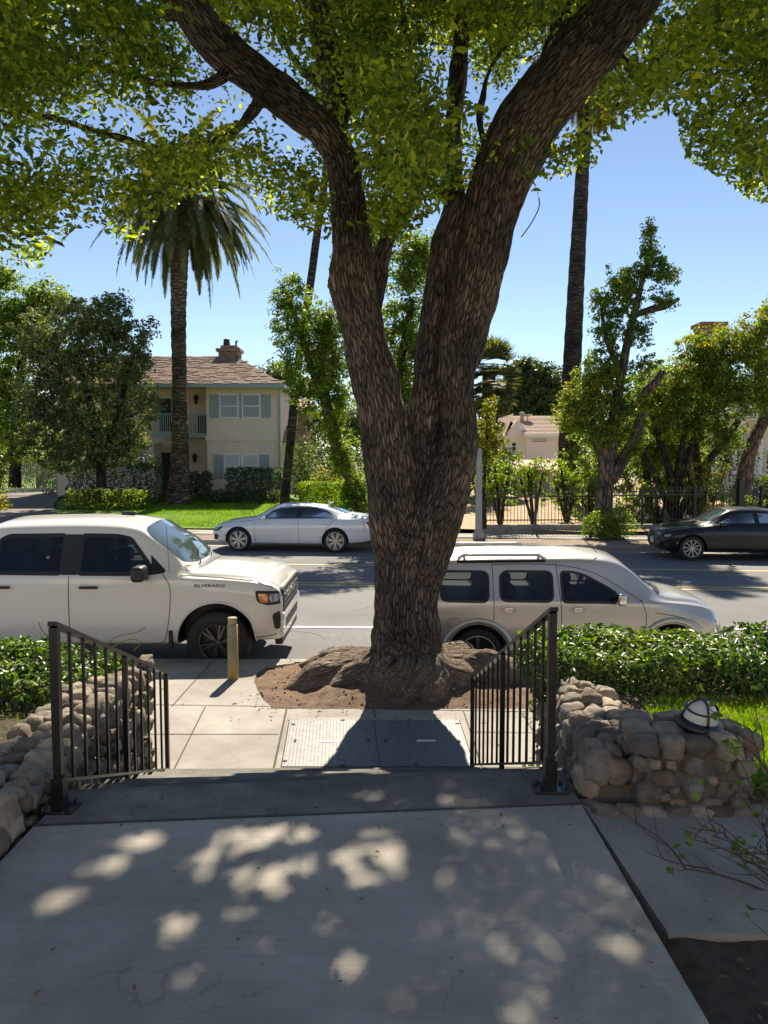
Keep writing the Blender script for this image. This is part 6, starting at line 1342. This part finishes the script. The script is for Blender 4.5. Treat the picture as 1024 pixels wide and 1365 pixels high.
# balcony
mb = MB(); mb.box(hx(204), fx0-.004, HY+.35, y2_-.003, hz(582), hz(578)); mb.box(hx(204)-.1, hx(279), HY+.28, HY+.348, hz(583), hz(577)); bal = mb.build('balcony', M['blue'], ho)
mb = MB(); zt_, zb_ = hz(551), hz(577)
for i in range(26): x = hx(205)+(hx(277)-hx(205))*i/25; mb.box(x-.018, x+.018, HY+.36, HY+.39, zb_, zt_)
mb.box(hx(204), hx(278), HY+.34, HY+.357, zt_-.05, zt_+.02); mb.build('railing', M['whitepaint'] if False else M['blue'], bal)
mb = MB(); mb.box(hx(262), hx(276), HY+.5, HY+.62, hz(577), hz(553)); mb.build('panel', M['darkdoor'], bal)
for (px_, py_) in ((263, 530), (260, 611), (190, 609)):
    x, z = (px_-512)*(y2_-.3)/F, hz(py_); mb = MB(); mb.lathe([(.0,-.28),(.07,-.2),(.13,.08),(.16,.1),(.04,.26),(.0,.3)], (x, y2_-.25 if px_ > 200 else HY+.12, z), 6); mb.rbox((x, (y2_-.12) if px_ > 200 else HY+.22, z+.15), (.04,.22,.04), .005); mb.build('wall_lantern', M['darkdoor'], ho)
window(hx(108), hx(122), hz(632), hz(606), HY+.3, glassm='curtain'); window(hx(166), hx(182), hz(630), hz(604), HY+.3, glassm='curtain')
shutter(hx(100), hx(106), hz(634), hz(604), HY+.3); shutter(hx(184), hx(192), hz(632), hz(602), HY+.3)
# tiled hip roof: courses of tiles as shallow steps
def hip(mb, x0, x1, y0_, y1_, z0, zr, rx0, rx1, courses=22, lift=.035):
    ym = (y0_+y1_)/2
    for k in range(courses):
        a, b = k/courses, (k+1)/courses
        def rect(t): return (x0+(rx0-x0)*t, x1+(rx1-x1)*t, y0_+(ym-y0_)*t, y1_+(ym-y1_)*t, z0+(zr-z0)*t)
        A, B = rect(a), rect(b); h = lift
        lo = [(A[0],A[2],A[4]+h),(A[1],A[2],A[4]+h),(A[1],A[3],A[4]+h),(A[0],A[3],A[4]+h)]; hi = [(B[0],B[2],B[4]),(B[1],B[2],B[4]),(B[1],B[3],B[4]),(B[0],B[3],B[4])]; dn = [(A[0],A[2],A[4]),(A[1],A[2],A[4]),(A[1],A[3],A[4]),(A[0],A[3],A[4])]
        for i in range(4): j = (i+1) % 4; mb.face([lo[i], lo[j], hi[j], hi[i]]); mb.face([dn[i], dn[j], lo[j], lo[i]])
        # individual tile joints on the street side
        n = int((A[1]-A[0])/.42)
        for i in range(n):
            x = A[0]+(A[1]-A[0])*(i+.5*(k % 2)+.2*rnd.random())/n; 
            if rnd.random() < .5: mb.add([(x,A[2]-.012,A[4]+.004),(x+.36,A[2]-.012,A[4]+.004),(x+.36,A[2]-.012,A[4]+h+.02),(x,A[2]-.012,A[4]+h+.02),(x,B[2],B[4]+.012),(x+.36,B[2],B[4]+.012)], [(0,1,2,3),(3,2,5,4)])
    mb.face([(x0,y0_,z0),(x0,y1_,z0),(x1,y1_,z0),(x1,y0_,z0)])
mb = MB(); hip(mb, -17.4, hx(381), HY-.75, HY+8.7, ez+.02, ez+1.95, -14.5, hx(296)); rf = mb.build('roof', M['rooftile'], ho)
mb = MB(); mb.box(-17.4, hx(381)+.02, HY-.80, HY-.755, ez-.16, ez+.03); mb.box(hx(381)+.003, hx(381)+.05, HY-.75, HY+8.7, ez-.16, ez+.03); mb.build('gutter', M['blue'], ho)
mb = MB(); mb.tube([(hx(378), HY-.7, ez-.1), (hx(374), HY-.15, ez-.5), (hx(373.5), HY-.1, ez-1), (hx(373.5), HY-.1, .8)], .05, 8); mb.build('downpipe', M['blue'], ho)
def ctrp(px_, py_, Y): return at(px_, py_, Y)
cy = HY+4.0; mb = MB(); a = at(294, 489, cy); b = at(320, 470, cy); mb.box(a.x, b.x, cy-.5, cy+.5, ez+1.2, b.z); mb.box(a.x-.12, b.x+.12, cy-.62, cy+.62, b.z+.002, b.z+.16); mb.box(a.x+.1, b.x-.1, cy-.4, cy+.4, b.z+.162, b.z+.34); ch = mb.build('chimney', M['brick'] if False else M['rooftile'], rf)
mb = MB(); c_ = at(306, 468, cy); mb.lathe([(.16,0),(.2,.1),(.16,.25),(.19,.35),(.06,.42)], (c_.x-.15, cy, b.z+.34), 12, cap=True); mb.tube([(c_.x+.35, cy, b.z+.3), (c_.x+.38, cy, b.z+.6), (c_.x+.5, cy, b.z+.66)], [.04,.06,.02], 6); mb.build('chimney_pot', M['darkdoor'], ch)
# porch roof and rear wing on the right side
mb = MB(); x0, x1 = fx1+.004, hx(411); zc = hz(590)
for k in range(6): mb.box(x0, x1-.06*k, HY+.4+.35*k, HY+.75+.35*k+.05, zc+.16*k, zc+.16*k+.12)
mb.build('porch_roof', M['rooftile'], ho)
bh = thing('rear_house', 'yellow stucco rear building with tiled roof seen right of the cream house', 'house', (at(394,560,47).x, 47, .8)); mb = MB(); a = at(379, 575, 47); b = at(412, 548, 47); mb.box(a.x, b.x, 47, 52, .6, b.z); mb.build('wall', M['stucco2'], bh)
mb = MB(); hip(mb, a.x-.6, b.x+.5, 46.5, 52.5, b.z+.01, b.z+1.1, a.x+.5, b.x-.5, 8); mb.build('roof', M['rooftan'], bh)
hedge_px('tall dark hedge right of the cream house behind the ivy tree', 408, 560, 590, 660, 42, 1.6, M['leaf_dark'], 12000, .17, lump=.5, seed=21)
tree('dark garden tree behind the ivy covered tree right of the cream house', [[(440,660,6),(446,600,5),(450,560,4)]], [(430,575,26,30),(460,560,34,34),(500,570,40,30)], 360, 28, .45, .17, M['leaf_dark'], 46.0, M['bark_dark'])
# ================================================================ small white house in the distance
WY = 52.0; wx = lambda p: (p-512)*WY/F; wz = lambda p: at(512, p, WY).z
wh = thing('white_house', 'small distant white house with pinkish walls, gable and tan tiled roof', 'house', (wx(720), WY, 1)); mb = MB()
x0, x1 = wx(702), wx(765); mb.box(x0, x1, WY, WY+7, .5, wz(580)); xg0, xg1 = wx(676), x0-.004
mb.box(xg0, xg1, WY+.6, WY+7, .5, wz(580)); mb.build('wall', M['pink'], wh)
mb = MB(); gx = wx(687); mb.add([(wx(672), WY+.3, wz(583)), (x0+.4, WY+.3, wz(583)), (wx(690), WY+.3, wz(558)), (wx(672), WY+.62, wz(583)), (x0+.4, WY+.62, wz(583)), (wx(690), WY+.62, wz(558))], [(0,1,2),(5,4,3),(0,3,4,1),(1,4,5,2),(2,5,3,0)]); mb.build('gable', M['pink'], wh)
mb = MB()
for k in range(14):
    t0, t1 = k/14, (k+1)/14; ya, yb2 = WY-.4+3.9*t0, WY-.4+3.9*t1; za, zb2 = wz(580)+1.45*t0, wz(580)+1.45*t1; xl0, xl1 = x0-.2-.75*t0, x0-.2-.75*t1
    mb.face([(xl0, ya, za+.05), (x1+.3, ya, za+.05), (x1+.3, yb2, zb2), (xl1, yb2, zb2)]); mb.face([(xl0, ya, za), (x1+.3, ya, za), (x1+.3, ya, za+.05), (xl0, ya, za+.05)])
mb.face([(wx(671), WY+.1, wz(584)), (wx(671), WY+7, wz(584)), (x0-.9, WY+7, wz(580)+1.45), (x0-.9, WY+.1, wz(580)+1.45)])
mb.build('roof', M['rooftan'], wh)
mb = MB(); mb.box(x0-.3, x1+.35, WY-.5, WY-.41, wz(581)-.12, wz(580)+.06); mb.build('fascia', M['whitepaint'], wh)
window(wx(709), wx(728), wz(589), wz(586), WY, par=wh, fr=.06); window(wx(745), wx(757), wz(604), wz(588), WY, par=wh, fr=.06); window(wx(684), wx(689), wz(600), wz(590), WY+.6, par=wh, fr=.06)
mb = MB(); mb.lathe([(.14,0),(.14,.5),(.2,.52),(.2,.62),(.05,.7)], (wx(704), WY+2.6, wz(580)+1.0), 10); mb.build('roof_vent', M['gate'], wh)
mb = MB(); mb.lathe([(.0,0),(.3,.05),(.36,.16)], (wx(711), WY+2.4, wz(580)+1.35), 12); mb.tube([(wx(711), WY+2.4, wz(580)+.8), (wx(711), WY+2.4, wz(580)+1.4)], .03, 6); mb.build('satellite_dish', M['gate'], wh)
# low garage and parked van shape behind shrubs
GY = 40.0; gx_ = lambda p: (p-512)*GY/F; ga = thing('garage', 'low white garage partly hidden behind the fence shrubs', 'garage', (gx_(735), GY, .6)); mb = MB(); mb.box(gx_(688), gx_(770), GY, GY+5, .4, at(0, 628, GY).z); mb.build('wall', M['whitewall'], ga)
mb = MB(); mb.add([(gx_(686), GY-.4, at(0,629,GY).z), (gx_(774), GY-.4, at(0,629,GY).z), (gx_(774), GY+5.2, at(0,629,GY).z+.4), (gx_(686), GY+5.2, at(0,629,GY).z+.4), (gx_(686), GY-.4, at(0,629,GY).z+.14), (gx_(774), GY-.4, at(0,629,GY).z+.14), (gx_(774), GY+5.2, at(0,629,GY).z+.6), (gx_(686), GY+5.2, at(0,629,GY).z+.6)], [(0,3,2,1),(4,5,6,7),(0,1,5,4),(1,2,6,5),(2,3,7,6),(3,0,4,7)]); mb.build('roof', M['rooftan'], ga)
mb = MB(); mb.box(gx_(700), gx_(732), GY-.04, GY-.003, .5, at(0,632,GY).z); mb.build('garage_door', M['gate'], ga); window(gx_(745), gx_(757), at(0,648,GY).z, at(0,638,GY).z, GY, par=ga)
# white house with columns and brick chimney at the right edge
CY_ = 38.0; cxx = lambda p: (p-512)*CY_/F; cz = lambda p: at(512, p, CY_).z
ch_ = thing('column_house', 'white porch house with columns and tall brick chimney behind trees at the right', 'house', (cxx(990), CY_, .6)); mb = MB(); mb.box(cxx(962), cxx(1130), CY_+1.6, CY_+9, .4, cz(520)); mb.build('wall', M['whitewall'], ch_)
for p in (985, 1010, 1040):
    mb = MB(); mb.lathe([(.26,.6),(.26,.75),(.2,.8),(.17,cz(560)-.2),(.24,cz(560)-.1),(.24,cz(560))], (cxx(p), CY_, 0), 14); mb.build('column', M['whitepaint'], ch_)
mb = MB(); mb.box(cxx(968), cxx(1100), CY_-.4, CY_+1.59, cz(560)+.003, cz(548)); mb.build('porch_beam', M['whitepaint'], ch_)
for p in (1000, 1026): window((p-6-512)*(CY_+1.6)/F, (p+6-512)*(CY_+1.6)/F, cz(640), cz(600), CY_+1.6, par=ch_)
mb = MB(); hip(mb, cxx(955), cxx(1140), CY_+1, CY_+10, cz(520)+.01, cz(495), cxx(1000), cxx(1080), 8); mb.build('roof', M['rooftile'], ch_)
a = at(931, 480, 41); b = at(963, 436, 41); mb = MB(); mb.box(a.x, b.x, 40.6, 41.8, 5, b.z); mb.box(a.x-.1, b.x+.1, 40.5, 41.9, b.z+.002, b.z+.2); mb.box(a.x-.04, b.x+.04, 40.55, 41.85, b.z-.5, b.z-.35); mb.build('chimney', M['brick'], ch_)
# ================================================================ iron fence on its low wall
fy = lambda x: 25.95+.05*(x-3.2)
fn = thing('iron_fence', 'black iron picket fence with spear tips on a low tan wall across the street', 'fence', (8, 26.2, .15)); X0, X1 = 3.35, 14.5
mb = MB(); mb.prism([(X0-.1, fy(X0)-.12), (X1, fy(X1)-.12), (X1, fy(X1)+.12), (X0-.1, fy(X0)+.12)], .05, .46); mb.build('low_wall', M['curb'], fn)
mb = MB(); n = int((X1-X0)/.115)
for i in range(n+1):
    x = X0+(X1-X0)*i/n; y = fy(x); top = 1.60+.01*(x-X0)*1.6; mb.box(x-.009, x+.009, y-.009, y+.009, .52, top-.06); mb.lathe([(.012,top-.06),(.024,top-.03),(.0,top+.07)], (x, y, 0), 4)
mb.build('pickets', M['black_metal'], fn)
for (za, zb2) in ((.60,.64),(1.36,1.40),(1.50,1.53)):
    mb = MB(); c = .026; mb.add([(X0,fy(X0)-c,za),(X1,fy(X1)-c,za+.15*(za > 1)),(X1,fy(X1)-.011,za+.15*(za > 1)),(X0,fy(X0)-.011,za),(X0,fy(X0)-c,zb2),(X1,fy(X1)-c,zb2+.15*(za > 1)),(X1,fy(X1)-.011,zb2+.15*(za > 1)),(X0,fy(X0)-.011,zb2)], [(0,3,2,1),(4,5,6,7),(0,1,5,4),(1,2,6,5),(2,3,7,6),(3,0,4,7)]); mb.build('rail', M['black_metal'], fn)
for px_ in (641, 714, 785, 858, 930, 993, 1022):
    x = (px_-512)*26.1/F; mb = MB(); w_ = .035 if px_ != 993 else .09; h_ = 1.72 if px_ != 993 else 1.95; mb.box(x-w_, x+w_, fy(x)-w_-.03, fy(x)+w_-.03, .462, h_); mb.lathe([(w_,h_),(w_*1.3,h_+.03),(0,h_+.1)], (x, fy(x)-.03, 0), 4); mb.build('post', M['black_metal'], fn)
# lamp post
lb = gd(638, 718, .15); lpst = thing('concrete_post', 'pale grey tapered concrete post standing on the far verge right of the big trunk', 'post', tuple(lb)); mb = MB()
mb.lathe([(.18,0),(.18,.16),(.14,.22),(.115,.3),(.085,2.75),(.08,2.85),(.02,2.9)], (lb.x, lb.y, .13), 16, cap=True); mb.build('post', M['pole'], lpst); mb = MB(); mb.rbox((lb.x+.0, lb.y-.12, 1.0), (.12,.04,.22), .01); mb.build('cover_plate', M['gate'], lpst)

# ================================================================ unseen pale house added behind the viewer for bounced light and reflections
bhz = thing('fill_house', 'pale stucco house added unseen behind the viewer for bounced light', 'house', (0, -9, 1.1)); mb = MB(); mb.box(-13, 13, -17, -9, .9, 7.2); mb.build('wall', M['pink'], bhz)
mb = MB(); hip(mb, -13.8, 13.8, -17.8, -8.2, 7.22, 9.6, -8, 8, 10); mb.build('roof', M['rooftile'], bhz)
for x in (-9.5, -5.2, 5.2, 9.5):
    for z in (2.0, 4.9):
        mb = MB(); mb.box(x-.75, x+.75, -8.997, -8.93, z, z+1.5); w_ = mb.build('window', M['whitepaint'], bhz); mb = MB(); mb.box(x-.66, x+.66, -8.929, -8.92, z+.09, z+1.41); mb.build('pane', M['houseglass'], w_)
mb = MB(); mb.box(-.65, .65, -8.997, -8.92, 1.12, 3.3); mb.build('front_door', M['darkdoor'], bhz)
mb = MB(); mb.box(-2.2, 2.2, -8.997, -6.9, 3.5, 3.75); mb.build('porch_roof', M['rooftile'], bhz)
for x in (-2.0, 2.0): mb = MB(); mb.lathe([(.16,1.1),(.13,1.3),(.12,3.3),(.16,3.5)], (x, -7.1, 0), 12); mb.build('column', M['whitepaint'], bhz)
for (x, y, r_2, lb) in ((-7.5, -6.8, (1.3,1.0,1.3), 'added round bush left of the unseen porch behind the viewer'), (6.8, -6.6, (1.4,1.0,1.2), 'added round bush right of the unseen porch behind the viewer')):  # out-of-view bushes added along with the house
    shrub(lb, (x, y, 1.05), r_2, 2600, .13, M['leaf_mid'], name='bush', cat='bush', clr=.35)
